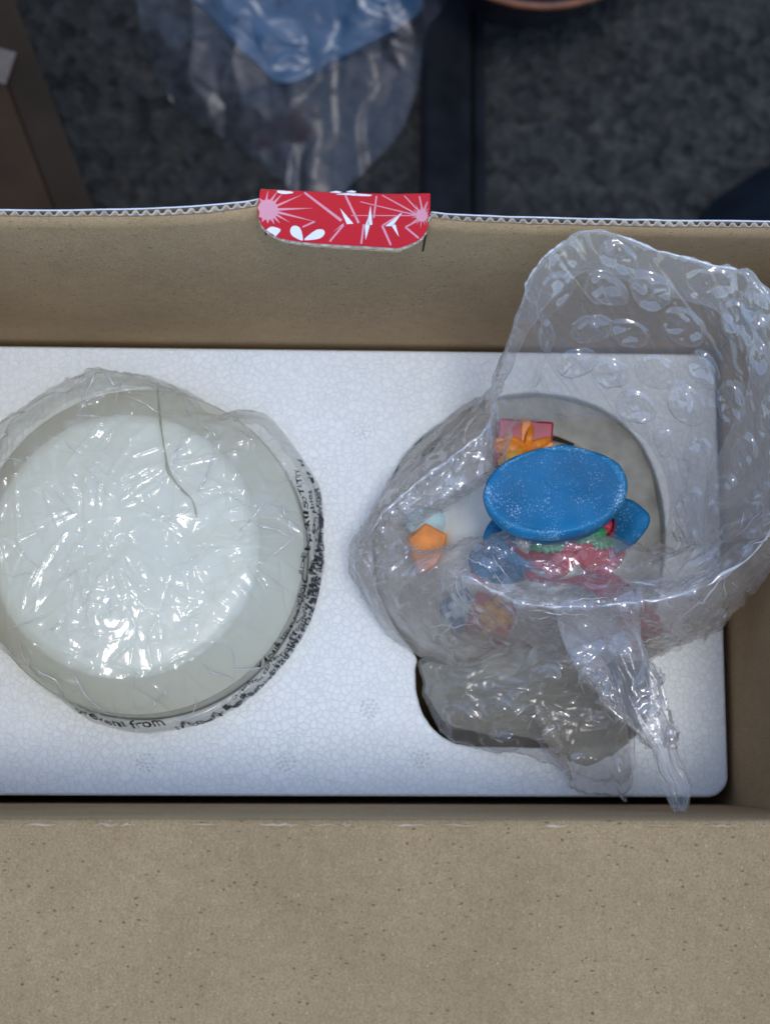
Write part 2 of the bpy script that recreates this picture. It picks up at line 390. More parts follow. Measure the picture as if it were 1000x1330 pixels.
# near wall: its upper edge rolls over into the lid flap
nx = np.linspace(XL, XR, 200)
def near_edge(x): return 0.00045 * vnoise(x, 0 * x, 0.012, 44) + 0.0004 * vnoise(x, 0 * x, 0.05, 45)
zs = np.concatenate([np.linspace(ZB, 0.0, 4), np.linspace(0.02, 1, 8) * (WALL_H - 0.0012)])
G = np.zeros((len(nx), len(zs), 3)); G[..., 0] = nx[:, None]; G[..., 2] = zs; G[..., 1] = YF
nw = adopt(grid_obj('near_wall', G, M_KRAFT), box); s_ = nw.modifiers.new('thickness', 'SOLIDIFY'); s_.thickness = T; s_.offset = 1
# lid flap: worn rolled crease, then a broad sheet leaning outwards
prof = [(0.0004, -0.0010), (0.0001, -0.0003), (-0.0006, 0.0003), (-0.0016, 0.0006), (-0.0026, 0.0003), (-0.0036, -0.0001)] + [(-0.0036 - 0.16 * t, -0.0001 - 0.020 * t) for t in np.linspace(0.01, 1, 60)]
nx2 = np.linspace(XL - 0.004, XR + 0.03, 520)
G = np.zeros((len(nx2), len(prof), 3))
for j, (dy, dz) in enumerate(prof):
    G[:, j, 0] = nx2; wob = near_edge(nx2) * min(1, j / 2) * (1 if j < 8 else math.exp(-(j - 7) / 4))
    G[:, j, 1] = YF + dy - 0.2 * wob; G[:, j, 2] = WALL_H + dz + wob * 0.7
# the pressed line of a dust flap, left part of the lid
ix, iy = G[..., 0], G[..., 1]
pc0 = [P(x, y, WALL_H - 0.001) for x, y in ((-60, 1101), (40, 1101), (110, 1099), (150, 1094), (165, 1085), (172, 1068))]
sg = [(pc0[k][0], pc0[k][1], pc0[k + 1][0], pc0[k + 1][1], 0.0010, 0.0007) for k in range(len(pc0) - 1)]
G[..., 2] += creases(ix, iy, sg) * 0.6 + 0.0004 * vnoise(ix, iy, 0.03, 61) * (iy < YF - 0.006) + 0.00014 * np.sin(2 * math.pi * ix / 0.0032) * (0.5 + 0.8 * vnoise(ix, iy, 0.04, 63)) * (iy < YF - 0.005)
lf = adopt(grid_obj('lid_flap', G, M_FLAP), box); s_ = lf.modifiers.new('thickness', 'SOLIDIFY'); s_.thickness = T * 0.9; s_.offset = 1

# torn pale fibres along the worn crease of the lid
xs_ = XL
while xs_ < XR + 0.01:
    L_ = rnd.uniform(0.002, 0.012); w0 = rnd.uniform(0.00012, 0.00038); V = []; k = 7
    for i in range(k):
        t = i / (k - 1); ww = w0 * math.sin(math.pi * (0.08 + 0.84 * t)) * rnd.uniform(0.5, 1.3); yy = YF - 0.0012 + rnd.uniform(-3, 3) * 1e-4
        V += [(xs_ + L_ * t, yy - ww, WALL_H + 0.0010), (xs_ + L_ * t, yy, WALL_H + 0.0017 + rnd.uniform(0, 4) * 1e-4), (xs_ + L_ * t, yy + ww, WALL_H + 0.0009)]
    Fv = [q for i in range(k - 1) for q in ((3 * i, 3 * i + 3, 3 * i + 4, 3 * i + 1), (3 * i + 1, 3 * i + 4, 3 * i + 5, 3 * i + 2))]
    adopt(obj('torn_fibre', V, Fv, M_FIBRE, None, True), box)
    xs_ += L_ + rnd.choice((0.001, 0.004, 0.012)) * rnd.uniform(0.5, 1.5)

# red tuck tab folded in over the far edge
p0 = P(338, 248, WALL_H + 0.0030); p1 = P(559, 254, WALL_H + 0.0022)
ex = (p1 - p0) / np.linalg.norm(p1 - p0)
down = np.array((0.0, -math.sin(math.radians(40)), -math.cos(math.radians(40)))); down -= ex * np.dot(ex, down); down /= np.linalg.norm(down)
nt_ = np.cross(ex, -down); nt_ /= np.linalg.norm(nt_)
if nt_[2] < 0: nt_ = -nt_
def tabp(zx, zy, lift=0.0):      # coordinates read off the enlarged tab (0.3 px units)
    return on_plane(300 + zx * 0.3, 220 + zy * 0.3, p0 + nt_ * lift, nt_)
out_tab = [(128, 88), (300, 96), (520, 104), (700, 109), (862, 106), (862, 180), (858, 230), (846, 268), (826, 296), (796, 316), (750, 334), (722, 342), (600, 334), (480, 328), (360, 320), (270, 310), (215, 300), (172, 280), (140, 252), (122, 220), (116, 170)]
tab = adopt(empty('tuck_tab', Vector(p0)), box)
def tabobj(name, pts, lift, depth, mat):
    o = prism(name, [tabp(x, y, lift) for x, y in pts], nt_, depth, mat, tab)
    o.matrix_parent_inverse = Matrix.Translation(-Vector(tab.location)); return o
tabobj('printed_liner', out_tab, 0.0, 0.00035, M_RED)
low = [(out_tab[i]) for i in range(len(out_tab))]
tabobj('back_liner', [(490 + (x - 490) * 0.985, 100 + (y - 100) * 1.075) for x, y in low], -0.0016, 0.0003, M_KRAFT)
# fluted core showing along the lower edge
core = []
edge = [(122, 216), (138, 250), (170, 278), (215, 300), (270, 312), (360, 322), (480, 330), (600, 336), (722, 343), (790, 320), (826, 298), (848, 266)]
ed = catmull(edge, 150, False); V = []; Fc = []
for k, (x, y) in enumerate(ed):
    w = -0.00100 + 0.00055 * math.tanh(2 * math.sin(k * 0.62))
    V += [tabp(x, y + 7, w), tabp(490 + (x - 490) * 0.9, y - 40, w)]
    if k: Fc.append((2 * k - 2, 2 * k, 2 * k + 1, 2 * k - 1))
o = obj('corrugated_medium', V, Fc, M_MEDIUM, tab); o.matrix_parent_inverse = Matrix.Translation(-Vector(tab.location))
s_ = o.modifiers.new('thickness', 'SOLIDIFY'); s_.thickness = 0.00025; s_.offset = 0
def burst(cx, cy, r0, spikes, mat, lift):
    pts = []
    for k, (a, L, w) in enumerate(spikes):
        a = math.radians(a)
        for da, rr in ((-w, r0), (0, L), (w, r0)):
            pts.append((cx + rr * math.cos(a + math.radians(da)), cy - rr * math.sin(a + math.radians(da))))
    return pts
def clip_tab(pts):
    """keep the print inside the tab outline"""
    c = (490, 200); outp = []
    def inside(p):
        ins = False; n = len(out_tab)
        for i in range(n):
            (x0, y0), (x1, y1) = out_tab[i], out_tab[(i + 1) % n]
            if (y0 > p[1]) != (y1 > p[1]) and p[0] < (x1 - x0) * (p[1] - y0) / (y1 - y0) + x0: ins = not ins
        return ins
    for p in pts:
        q = p; s = 1.0
        while not inside(q) and s > 0: s -= 0.02; q = (c[0] + (p[0] - c[0]) * s, c[1] + (p[1] - c[1]) * s)
        outp.append(q)
    return outp
LB = [(98, 90, 6), (70, 92, 7), (48, 95, 7), (24, 165, 6), (2, 195, 7), (-14, 215, 7), (-30, 110, 6), (-48, 80, 7), (-66, 70, 8), (-90, 60, 8), (-115, 60, 8), (-140, 50, 8), (180, 40, 10), (150, 44, 10), (125, 62, 8)]
LB = sorted(LB, key=lambda s: s[0] % 360)
tabobj('starburst', clip_tab(burst(160, 175, 44, LB, M_PINK, 1)), 0.00012, 0.00011, M_PINK)
RB = [(a, 58 if k % 2 else 46, 5) for k, a in enumerate(range(0, 360, 24))]
tabobj('starburst', clip_tab(burst(826, 200, 26, RB, M_PINK, 1)), 0.00012, 0.00011, M_PINK)
def ray(x0, y0, x1, y1, w0, w1, mat=M_PINK, lift=0.00008, name='ray'):
    dx, dy = x1 - x0, y1 - y0; L = math.hypot(dx, dy); nx_, ny_ = -dy / L, dx / L
    tabobj(name, clip_tab([(x0 + nx_ * w0, y0 + ny_ * w0), (x1 + nx_ * w1, y1 + ny_ * w1), (x1 - nx_ * w1, y1 - ny_ * w1), (x0 - nx_ * w0, y0 - ny_ * w0)]), lift, 0.00007, mat)
for a in ((800, 192, 655, 112, 3, 2), (800, 198, 560, 140, 2.5, 1.5), (800, 200, 520, 200, 2, 1.2), (812, 180, 750, 114, 3, 2), (828, 175, 815, 116, 4, 2.5), (838, 178, 850, 140, 3, 2), (808, 222, 755, 250, 3, 3), (755, 250, 812, 298, 4, 4),
          (318, 100, 478, 222, 4, 6), (495, 112, 553, 232, 4, 5), (630, 115, 618, 210, 3, 4), (575, 238, 564, 322, 4, 4), (655, 244, 692, 328, 5, 4), (488, 240, 428, 312, 4, 4), (310, 250, 362, 226, 3, 4), (740, 190, 655, 244, 4, 3)):
    ray(*a)
for pts in ([(472, 168), (530, 235), (502, 237)], [(604, 155), (612, 240), (590, 240)], [(596, 205), (600, 246), (583, 306), (580, 246)], [(738, 190), (700, 245), (668, 246)], [(692, 240), (712, 240), (727, 292)], [(490, 234), (480, 240), (445, 270)]):
    tabobj('shard', pts, 0.00016, 0.00012, M_WPRINT)
def petal(cx, cy, rx, ry, ang, tip):
    pts = []
    for k in range(18):
        t = 2 * math.pi * k / 18; x = rx * math.cos(t); y = ry * math.sin(t) * (1 - 0.55 * (math.cos(t) > 0) * math.cos(t))
        x = x * (tip if x > 0 else 1); a = math.radians(ang)
        pts.append((cx + x * math.cos(a) - y * math.sin(a), cy + x * math.sin(a) + y * math.cos(a)))
    return clip_tab(pts)
tabobj('petal', petal(184, 270, 36, 23, -15, 0.9), 0.00014, 0.00012, M_WPRINT)
tabobj('petal', petal(283, 272, 30, 24, 52, 1.5), 0.00014, 0.00012, M_WPRINT)
tabobj('petal', petal(374, 282, 34, 20, 158, 1.8), 0.00014, 0.00012, M_WPRINT)
tabobj('petal', petal(235, 98, 36, 9, 4, 1.0), 0.00014, 0.00012, M_WPRINT)
# scuffed paper along the fold of the tab
for x0, x1, y in ((430, 478, 99), (455, 560, 108), (500, 542, 97), (520, 610, 112)):
    tabobj('paper_scuff', [(x0, y + 1), ((x0 + x1) / 2, y - 4), (x1, y), (x1 - 8, y + 4), ((x0 + x1) / 2, y + 3)], 0.0004, 0.0003, M_WPRINT)
# slits cut in the wall at both ends of the tab
for x, y0, y1 in ((345, 296, 323), (553, 303, 326)):
    a = on_plane(x, y0, (0, YB + wall_y(P(x, y0, WALL_H)[0], WALL_H * 0.95) - 0.0003, 0), (0, 1, 0)); b = on_plane(x + 0.5, y1, (0, YB + wall_y(P(x, y1, WALL_H)[0], WALL_H * 0.9) - 0.0003, 0), (0, 1, 0))
    v, f = box_vf(a[0] - 0.0003, a[0] + 0.0003, min(a[1], b[1]) - 0.0002, max(a[1], b[1]) + 0.0003, b[2], a[2]); adopt(obj('slit', v, f, M_DARK), box)

# ------------------------------------------------------------------ foam tray
def poly_curve(cu, pts):
    s = cu.splines.new('POLY'); s.points.add(len(pts) - 1); s.use_cyclic_u = True
    for k, p in enumerate(pts): s.points[k].co = (p[0], p[1], 0, 1)
def rrect(x0, x1, y0, y1, r, n=8):
    pts = []
    for cx, cy, a0 in ((x1 - r, y1 - r, 0), (x0 + r, y1 - r, 90), (x0 + r, y0 + r, 180), (x1 - r, y0 + r, 270)):
        for k in range(n + 1):
            a = math.radians(a0 + 90 * k / n); pts.append((cx + r * math.cos(a), cy + r * math.sin(a)))
    return pts
cu = bpy.data.curves.new('foam_outline', 'CURVE'); cu.dimensions = '2D'; cu.fill_mode = 'BOTH'
FT = 0.12
cu.extrude = FT / 2 - 0.0012; cu.bevel_depth = 0.0012; cu.bevel_resolution = 3; cu.offset = -0.0012
poly_curve(cu, rrect(XL + 0.003, 0.0, -D, 0.0, 0.008))
FC = P(690, 697, 0.0)       # figurine recess
hole = [(497, 650), (512, 615), (540, 575), (580, 545), (630, 520), (690, 510), (750, 518), (800, 542), (838, 585), (858, 640), (864, 700), (858, 760), (846, 810), (842, 850), (843, 900), (838, 940), (815, 962), (770, 970), (700, 971), (640, 970), (603, 968), (575, 957), (552, 932), (541, 900), (540, 870), (540, 852), (525, 832), (505, 800), (490, 760), (484, 700)]
hp = catmull([P(x, y, 0.0)[:2].tolist() + [0] for x, y in hole], 180)
hp[:, 0] += 0.00025 * vnoise(hp[:, 0], hp[:, 1], 0.003, 71); hp[:, 1] += 0.00025 * vnoise(hp[:, 0], hp[:, 1], 0.003, 72)
poly_curve(cu, hp)
DC = P(190, 722, 0.0)       # dome recess
poly_curve(cu, [(DC[0] + 0.0613 * math.cos(a), DC[1] + 0.0613 * math.sin(a)) for a in np.linspace(0, 2 * math.pi, 90, endpoint=False)])
tmp = bpy.data.objects.new('tmp_outline', cu); scene.collection.objects.link(tmp)
bpy.context.view_layer.update()
fm = bpy.data.meshes.new_from_object(tmp.evaluated_get(bpy.context.evaluated_depsgraph_get()))
bpy.data.objects.remove(tmp); bpy.data.curves.remove(cu)
fm.materials.clear(); fm.materials.append(M_FOAM); fm.name = 'foam_block'
tray = tag(empty('foam_tray', ((XL) / 2, -D / 2, -FT)), 'white polystyrene foam tray with beaded surface and two cut-outs inside the box', 'foam tray')
fo = bpy.data.objects.new('foam_block', fm); scene.collection.objects.link(fo); fo.location = (0, 0, -FT / 2); adopt(fo, tray)
fo.location = (0, 0, -FT / 2)
# bead-cluster vent marks moulded in the surface
for (px, py) in ((480, 920), (372, 988), (190, 990), (545, 985), (470, 560)):
    V = []; Fv = []; c = P(px, py, 0)
    cells = [(0, 0)] + [(0.0016 * math.cos(a), 0.0016 * math.sin(a)) for a in np.arange(6) * math.pi / 3] + [(0.0031 * math.cos(a), 0.0031 * math.sin(a)) for a in np.arange(11) * 2 * math.pi / 11]
    for (dx, dy) in cells:
        r = 0.00062 * rnd.uniform(0.8, 1.2); b = len(V); dx += rnd.uniform(-2, 2) * 1e-4; dy += rnd.uniform(-2, 2) * 1e-4
        for k in range(8): V.append((c[0] + dx + r * math.cos(k * math.pi / 4), c[1] + dy + r * math.sin(k * math.pi / 4), 0.0001))
        for k in range(8): V.append((c[0] + dx + r * 0.6 * math.cos(k * math.pi / 4), c[1] + dy + r * 0.6 * math.sin(k * math.pi / 4), 0.00045))
        Fv += [(b + k, b + (k + 1) % 8, b + 8 + (k + 1) % 8, b + 8 + k) for k in range(8)] + [tuple(b + 8 + k for k in range(8))]
    adopt(obj('vent_mark', V, Fv, M_FOAM, None, True), tray)

def tube(name, pts, rr, mat, parent=None, n=12, closed=False, k=60, flat=1.0):
    pts = np.asarray(pts, float); q = catmull(pts, k, closed); r = np.interp(np.linspace(0, 1, k), np.linspace(0, 1, len(rr)), rr)
    T_ = np.roll(q, -1, 0) - np.roll(q, 1, 0) if closed else np.gradient(q, axis=0); T_ /= np.linalg.norm(T_, axis=1, keepdims=True) + 1e-12
    up = np.array((0, 0, 1.0)); S_ = np.cross(T_, up); S_ /= np.linalg.norm(S_, axis=1, keepdims=True) + 1e-9; U_ = np.cross(S_, T_)
    a = np.linspace(0, 2 * math.pi, n, endpoint=False)
    G = q[None] + (np.cos(a)[:, None, None] * S_[None] + flat * np.sin(a)[:, None, None] * U_[None]) * r[None, :, None]
    return adopt(grid_obj(name, G, mat, None, wrap=True), parent or fig)
# ------------------------------------------------------------------ left: pale dome in a clear bag
def lathe(name, prof, c, mat, n=96, parent=None):
    G = np.zeros((n, len(prof), 3)); a = np.linspace(0, 2 * math.pi, n, endpoint=False)
    for j, (r, z) in enumerate(prof):
        G[:, j, 0] = c[0] + r * np.cos(a); G[:, j, 1] = c[1] + r * np.sin(a); G[:, j, 2] = z
    return grid_obj(name, G, mat, parent, wrap=True)
dome = tag(empty('dome_ornament', (DC[0], DC[1], -0.02)), 'pale greenish-white round stepped dome inside the clear crinkled bag', 'ornament')
CAPOFF = P(163, 707, 0.031)[:2] - DC[:2]
cap_prof = [(0.0001, 0.0318), (0.02, 0.0317), (0.036, 0.0312), (0.0440, 0.0308), (0.0470, 0.0302), (0.0482, 0.0288), (0.0500, 0.0268), (0.0570, 0.0200), (0.0598, 0.0172)]
co_ = lathe('cap', cap_prof, DC, M_DOME)
cv = np.zeros(len(co_.data.vertices) * 3); co_.data.vertices.foreach_get('co', cv); cv = cv.reshape(-1, 3)
kk = np.clip((cv[:, 2] - 0.0172) / 0.010, 0, 1)[:, None]; cv[:, :2] += CAPOFF * kk; co_.data.vertices.foreach_set('co', cv.reshape(-1)); co_.data.update()
adopt(co_, dome)
adopt(lathe('rim', [(0.0599, 0.0170), (0.0604, 0.0155), (0.0606, 0.0120), (0.0607, 0.0050), (0.0608, 0.0), (0.0605, -0.03), (0.0001, -0.03)], DC, M_DOME), dome)

bag_out = [(150, 487), (200, 491), (250, 514), (288, 540), (320, 536), (345, 540), (370, 565), (398, 604), (416, 640), (419, 700), (415, 760), (400, 810), (377, 850), (340, 890), (300, 922), (250, 942), (190, 950), (135, 940), (85, 908), (35, 868), (-5, 835), (-25, 780), (-32, 720), (-28, 640), (0, 562), (55, 518), (105, 493)]
N = 1000
bo = Pn([(x, y, 0.010) for x, y in bag_out]); boc = catmull(bo[:, :2].tolist(), N)
BC = DC[:2]
tt = np.array([0, .2, .4, .55, .66, .74, .80, .86, .92, .97, 1.0, 1.005, .985, .95, .90]); zt = np.array([.0352, .0352, .0350, .0346, .0340, .0332, .0310, .0278, .0236, .0172, .0100, .0060, .0022, .0012, -.004])
sarc = np.concatenate([[0], np.cumsum(np.hypot(np.diff(tt), np.diff(zt) * 12))]); ss = np.linspace(0, sarc[-1], 320)
tv = np.interp(ss, sarc, tt); zv = np.interp(ss, sarc, zt)
for _ in range(6): zv[1:-1] = (zv[:-2] + zv[1:-1] * 2 + zv[2:]) / 4
GB = np.zeros((N, len(tv), 3))
rad = boc - BC
round_r = 0.0645 / np.hypot(rad[:, 0], rad[:, 1])       # near the centre the bag follows the round cap, at the edge its own outline
wgt = np.clip((tv - 0.55) / 0.4, 0, 1) ** 1.5
k_ = 1 * wgt[None, :] + round_r[:, None] * (1 - wgt[None, :])
GB[..., 0] = BC[0] + rad[:, None, 0] * k_ * tv[None, :]; GB[..., 1] = BC[1] + rad[:, None, 1] * k_ * tv[None, :]; GB[..., 2] = zv[None, :]
GB[..., :2] += CAPOFF * np.clip((zv - 0.010) / 0.020, 0, 1)[None, :, None]
X, Y = GB[..., 0] + GB[..., 2] * 0.4, GB[..., 1] - GB[..., 2] * 0.4
segs = []
rc = random.Random(3)
for k in range(70):            # long folds running out from the gathered middle
    a = rc.uniform(0, 2 * math.pi); r = rc.uniform(0.006, 0.030); L = rc.uniform(0.012, 0.034); b = a + rc.gauss(0, 0.35)
    x0, y0 = BC[0] + r * math.cos(a), BC[1] + r * math.sin(a); x1, y1 = x0 + L * 0.5 * math.cos(b), y0 + L * 0.5 * math.sin(b); b += rc.gauss(0, 0.4)
    h = rc.choice((-1, 1, 1)) * rc.uniform(0.0007, 0.0016); w = rc.uniform(0.0006, 0.0014)
    segs += [(x0, y0, x1, y1, h, w), (x1, y1, x1 + L * 0.5 * math.cos(b), y1 + L * 0.5 * math.sin(b), h * 0.8, w)]
for k in range(180):
    a = rc.uniform(0, 2 * math.pi); r = 0.066 * math.sqrt(rc.random()); L = rc.choice((0.004, 0.009, 0.015, 0.026)) * rc.uniform(0.7, 1.3)
    b = a + rc.choice((0, math.pi / 2)) + rc.gauss(0, 0.6) if r > 0.045 else rc.uniform(0, 6.28)
    x0, y0 = BC[0] + r * math.cos(a), BC[1] + r * math.sin(a)
    # a crease is a slightly bent chain of two segments
    x1, y1 = x0 + L * math.cos(b), y0 + L * math.sin(b); b2 = b + rc.gauss(0, 0.7); x2, y2 = x1 + L * 0.8 * math.cos(b2), y1 + L * 0.8 * math.sin(b2)
    h = rc.choice((-1, 1, 1)) * rc.uniform(0.00025, 0.0010) * (L / 0.010) ** 0.4; w = rc.uniform(0.00035, 0.0009)
    segs += [(x0, y0, x1, y1, h, w), (x1, y1, x2, y2, h * 0.8, w)]
for k in range(150):
    a = rc.uniform(0, 2 * math.pi); r = rc.uniform(0.046, 0.065); L = rc.uniform(0.005, 0.016); b = a + rc.choice((0.5, -0.5, 1.2, -1.2, math.pi / 2)) + rc.gauss(0, 0.3)
    x0, y0 = BC[0] + r * math.cos(a), BC[1] + r * math.sin(a); h = rc.choice((-1, 1, 1)) * rc.uniform(0.0010, 0.0024)
    segs.append((x0, y0, x0 + L * math.cos(b), y0 + L * math.sin(b), h, rc.uniform(0.0005, 0.0011)))
env = np.clip(np.minimum(tv / 0.05, (1.08 - tv) / 0.1), 0.25, 1)[None, :]
dz = 0.0034 * tri(X, Y, 0.024, 101, 0.6) + 0.0010 * tri(X, Y, 0.0095, 104, 0.5) + 0.00022 * tri(X, Y, 0.0032, 107, 0.5)
gate = np.clip(0.50 + 1.1 * vnoise(X, Y, 0.022, 113), 0.10, 1.2)
disp = dz * gate + 0.85 * creases(X, Y, segs) * (0.35 + 0.8 * np.maximum(gate, np.clip((tv - 0.7) * 4, 0, 1)[None, :])) + np.clip((tv - 0.68) * 5, 0, 1)[None, :] * (0.25 + 0.75 * np.clip((0.93 - tv) * 9, 0, 1))[None, :] * 0.0022 * tri(X, Y, 0.012, 121, 0.5) + 0.0012
th_ = np.arctan2(GB[..., 1] - BC[1], GB[..., 0] - BC[0]); pl_ = 14 * th_ / math.pi + 1.5 * vnoise(X, Y, 0.02, 131)
disp += 0.0016 * (np.abs(((pl_ * 1.7) % 2) - 1) - 0.5) * np.clip((tv - 0.70) * 6, 0, 1)[None, :] * np.clip((0.95 - tv) * 8, 0, 1)[None, :] * (0.6 + 0.6 * vnoise(X, Y, 0.03, 133))
# the dark overlapped seam
seam = [P(x, y, 0.034) for x, y in ((203, 505), (207, 545), (214, 590), (219, 612), (236, 635), (250, 650), (256, 668))]
disp += creases(GB[..., 0], GB[..., 1], [(seam[k][0], seam[k][1], seam[k + 1][0], seam[k + 1][1], 0.0012, 0.0007) for k in range(len(seam) - 1)])
du = np.roll(GB, -1, 0) - np.roll(GB, 1, 0); dv = np.gradient(GB, axis=1); Nn = np.cross(dv, du); Nn /= np.linalg.norm(Nn, axis=2, keepdims=True) + 1e-12
Nn[:, 0] = (0, 0, 1)
Nn *= np.sign(Nn[:, 100:101, 2:3])
disp[:, 0] = disp[:, 0].mean(); 
disp = np.where(tv[None, :] > 0.90, disp * (1 - 0.75 * np.clip((tv - 0.90) * 12, 0, 1))[None, :], disp)
GB2 = GB + Nn * (disp * env)[..., None]
bag = tag(empty('plastic_bag', (DC[0], DC[1], 0.0)), 'clear crinkled plastic bag with black warning print, wrapped round the pale dome', 'plastic bag')
adopt(grid_obj('film', GB2, M_BAG, None, wrap=True), bag)
# loose overlapping fold of film along the seam
sc_ = catmull([P(x, y, 0.0352) for x, y in ((203, 500), (207, 545), (214, 590), (219, 612), (236, 635), (250, 650), (256, 672))], 60, False)
Gs = np.zeros((60, 7, 3))
for j in range(7):
    wv = 0.45 * (0.0004 + 0.0010 * np.sin(np.linspace(0, math.pi, 60))) * (1 + 0.5 * vnoise(np.arange(60.), np.zeros(60), 7, 9))
    Gs[:, j] = sc_; Gs[:, j, 0] += wv * (j - 3) / 3; Gs[:, j, 2] += 0.0012 + 0.0006 * math.cos((j - 3) * 0.8) - np.linspace(0.006, 0, 60) ** 1.0
M_SEAM = film('seam_film', 0.12, (0.72, 0.69, 0.62), 0.12, 0.05, (0.42, 0.40, 0.34))
adopt(grid_obj('seam_fold', Gs, M_SEAM), bag)
def sample(Gd, u, v):
    n, m, _ = Gd.shape; u = np.asarray(u) % n; v = np.clip(v, 0, m - 1.001)
    i = np.floor(u).astype(int); j = np.floor(v).astype(int); a = (u - i)[..., None]; b = (v - j)[..., None]; i2 = (i + 1) % n
    i = i % n
    return (Gd[i, j] * (1 - a) + Gd[i2, j] * a) * (1 - b) + (Gd[i, j + 1] * (1 - a) + Gd[i2, j + 1] * a) * b
# pinched creases of the film: thin milky tubes with the glint put into their colour
def pinch(Gd, u0, v0, du_, dv_, rad, parent, n=26, bend=0.0):
    t = np.linspace(0, 1, n); b_ = bend * 0.18 * (np.abs(((t * 2.3 + bend * 5) % 2) - 1) - 0.5) * np.sin(math.pi * t)
    q = sample(Gd, u0 + du_ * t + b_ * dv_ * 2.2, v0 + dv_ * t - b_ * du_ * 0.3); q[:, 2] += 0.0002
    tube('crease_glint', q, [.00004, rad * rc.uniform(0.4, 1), rad, rad * rc.uniform(0.2, 1), .00004], M_GLINT, parent, 6, False, n * 2, 0.5)
rc = random.Random(29); ve = int(np.argmax(tv))
for k in range(64):
    kind = k % 4; u0 = rc.uniform(0, N)
    if kind in (0, 1): pinch(GB2, u0, rc.uniform(0.60, 0.80) * ve, rc.uniform(-45, 45), rc.uniform(0.08, 0.22) * ve, rc.uniform(.00016, .00036), bag, 26, rc.uniform(-0.3, 0.3))
    elif kind == 2: pinch(GB2, u0, rc.uniform(0.62, 0.92) * ve, rc.uniform(20, 70), rc.uniform(-0.06, 0.06) * ve, rc.uniform(.00015, .00035), bag, 26, rc.uniform(-0.3, 0.3))
    else: pinch(GB2, u0, rc.uniform(0.15, 0.5) * ve, rc.uniform(-60, 60), rc.uniform(0.06, 0.2) * ve, rc.uniform(.00014, .00032), bag, 26, rc.uniform(-0.4, 0.4))
# the black printing that runs round the lower and right edge, letter tops towards the middle
ang = np.arctan2(GB[:, 200, 1] - BC[1], GB[:, 200, 0] - BC[0])
u_of_ang = lambda a: np.interp(np.unwrap(a) if np.ndim(a) else a, np.sort(ang), np.argsort(ang).astype(float))
t_idx = lambda t: np.interp(t, tv[:int(np.argmax(tv))], np.arange(int(np.argmax(tv))))
def bag_text(s, a0, a1, t0, size, seed, squash=1.0, wob=1.0):
    c = bpy.data.curves.new('lettering', 'FONT'); c.body = s; c.size = 1.0; c.offset = 0.012
    to = bpy.data.objects.new('tmp_text', c); scene.collection.objects.link(to); bpy.context.view_layer.update()
    me = bpy.data.meshes.new_from_object(to.evaluated_get(bpy.context.evaluated_depsgraph_get()))
    bpy.data.objects.remove(to); bpy.data.curves.remove(c)
    co = np.zeros(len(me.vertices) * 3); me.vertices.foreach_get('co', co); co = co.reshape(-1, 3)
    w = co[:, 0].max(); fx = co[:, 0] / w
    a = np.radians(a0 + (a1 - a0) * fx)
    t = t0 - co[:, 1] * size * squash * (1 + 0.35 * wob * vnoise(fx * 40, fx * 0, 2.0, seed)) + 0.012 * wob * vnoise(fx * 40, fx * 0, 3.0, seed + 1)
    a = a + 0.02 * wob * vnoise(fx * 60, t * 0, 1.3, seed + 2) + 0.25 * wob * (t - t0) * vnoise(fx * 60, t * 0, 4, seed + 3)
    u = u_of_ang((a + math.pi) % (2 * math.pi) - math.pi); v = t_idx(np.clip(t, 0.5, 1.003))
    p = sample(GB2, u, v) + sample(Nn, u, v) * 0.00022
    me.vertices.foreach_set('co', p.reshape(-1)); me.update()
    me.materials.clear(); me.materials.append(M_INK)
    o = bpy.data.objects.new('lettering', me); scene.collection.objects.link(o); adopt(o, bag)
W1 = 'prevent from suffocation keep this bag away from babies and children'
bag_text('prevent from', -112, -83, 0.972, 0.060, 201, 1.0, 0.25)
bag_text('suffocation keep', -82, -56, 1.000, 0.040, 203, 0.7, 0.9)
bag_text('keep this bag away from babies and children', -58, 12, 1.000, 0.036, 206)
bag_text('to prevent danger of suffocation keep this bag away from babies', -60, 20, 0.974, 0.030, 211, 0.8, 1.3)
bag_text('WARNING KEEP AWAY FROM CHILDREN THIS BAG IS NOT A TOY', -46, 30, 0.950, 0.026, 221, 0.9, 1.4)
bag_text('keep away from babies and children do not use in cribs beds carriages', -54, 22, 1.001, 0.028, 251, 0.7, 1.5)
bag_text('babies and children keep away from this bag', -26, 34, 0.984, 0.026, 241, 0.7, 1.4)
bag_text('to prevent danger of suffocation', -20, 16, 0.992, 0.030, 261, 0.6, 1.6)

# ------------------------------------------------------------------ right: snowman figurine
fig = tag(empty('snowman_figurine', (FC[0], FC[1], -0.03)), 'painted snowman figurine with a blue top hat and small gifts, wrapped in bubble wrap', 'figurine')
def ring(cx, cy, ax, ay, z, n=72, rot=0.0, zf=None):
    t = np.linspace(0, 2 * math.pi, n, endpoint=False); x = ax * np.cos(t); y = ay * np.sin(t); c, s = math.cos(rot), math.sin(rot)
    zz = z + (zf(t) if zf else 0 * t)
    c0 = P(cx, cy, z); sc = (CC[2] - z) / F * 1.015
    return np.stack([c0[0] + (x * c - y * s) * sc, c0[1] + (x * s + y * c) * sc, zz], -1)
def loft(name, rings, mat, parent=fig):
    o = grid_obj(name, np.stack(rings, 1), mat, None, wrap=True); return adopt(o, parent)
def nsurf(o, amp, sc, seed):
    me = o.data; co = np.zeros(len(me.vertices) * 3); me.vertices.foreach_get('co', co); co = co.reshape(-1, 3)
    no = np.array([v.normal for v in me.vertices]); co += no * (amp * vnoise(co[:, 0] + co[:, 2], co[:, 1] - co[:, 2], sc, seed))[:, None]
    me.vertices.foreach_set('co', co.reshape(-1)); me.update(); return o
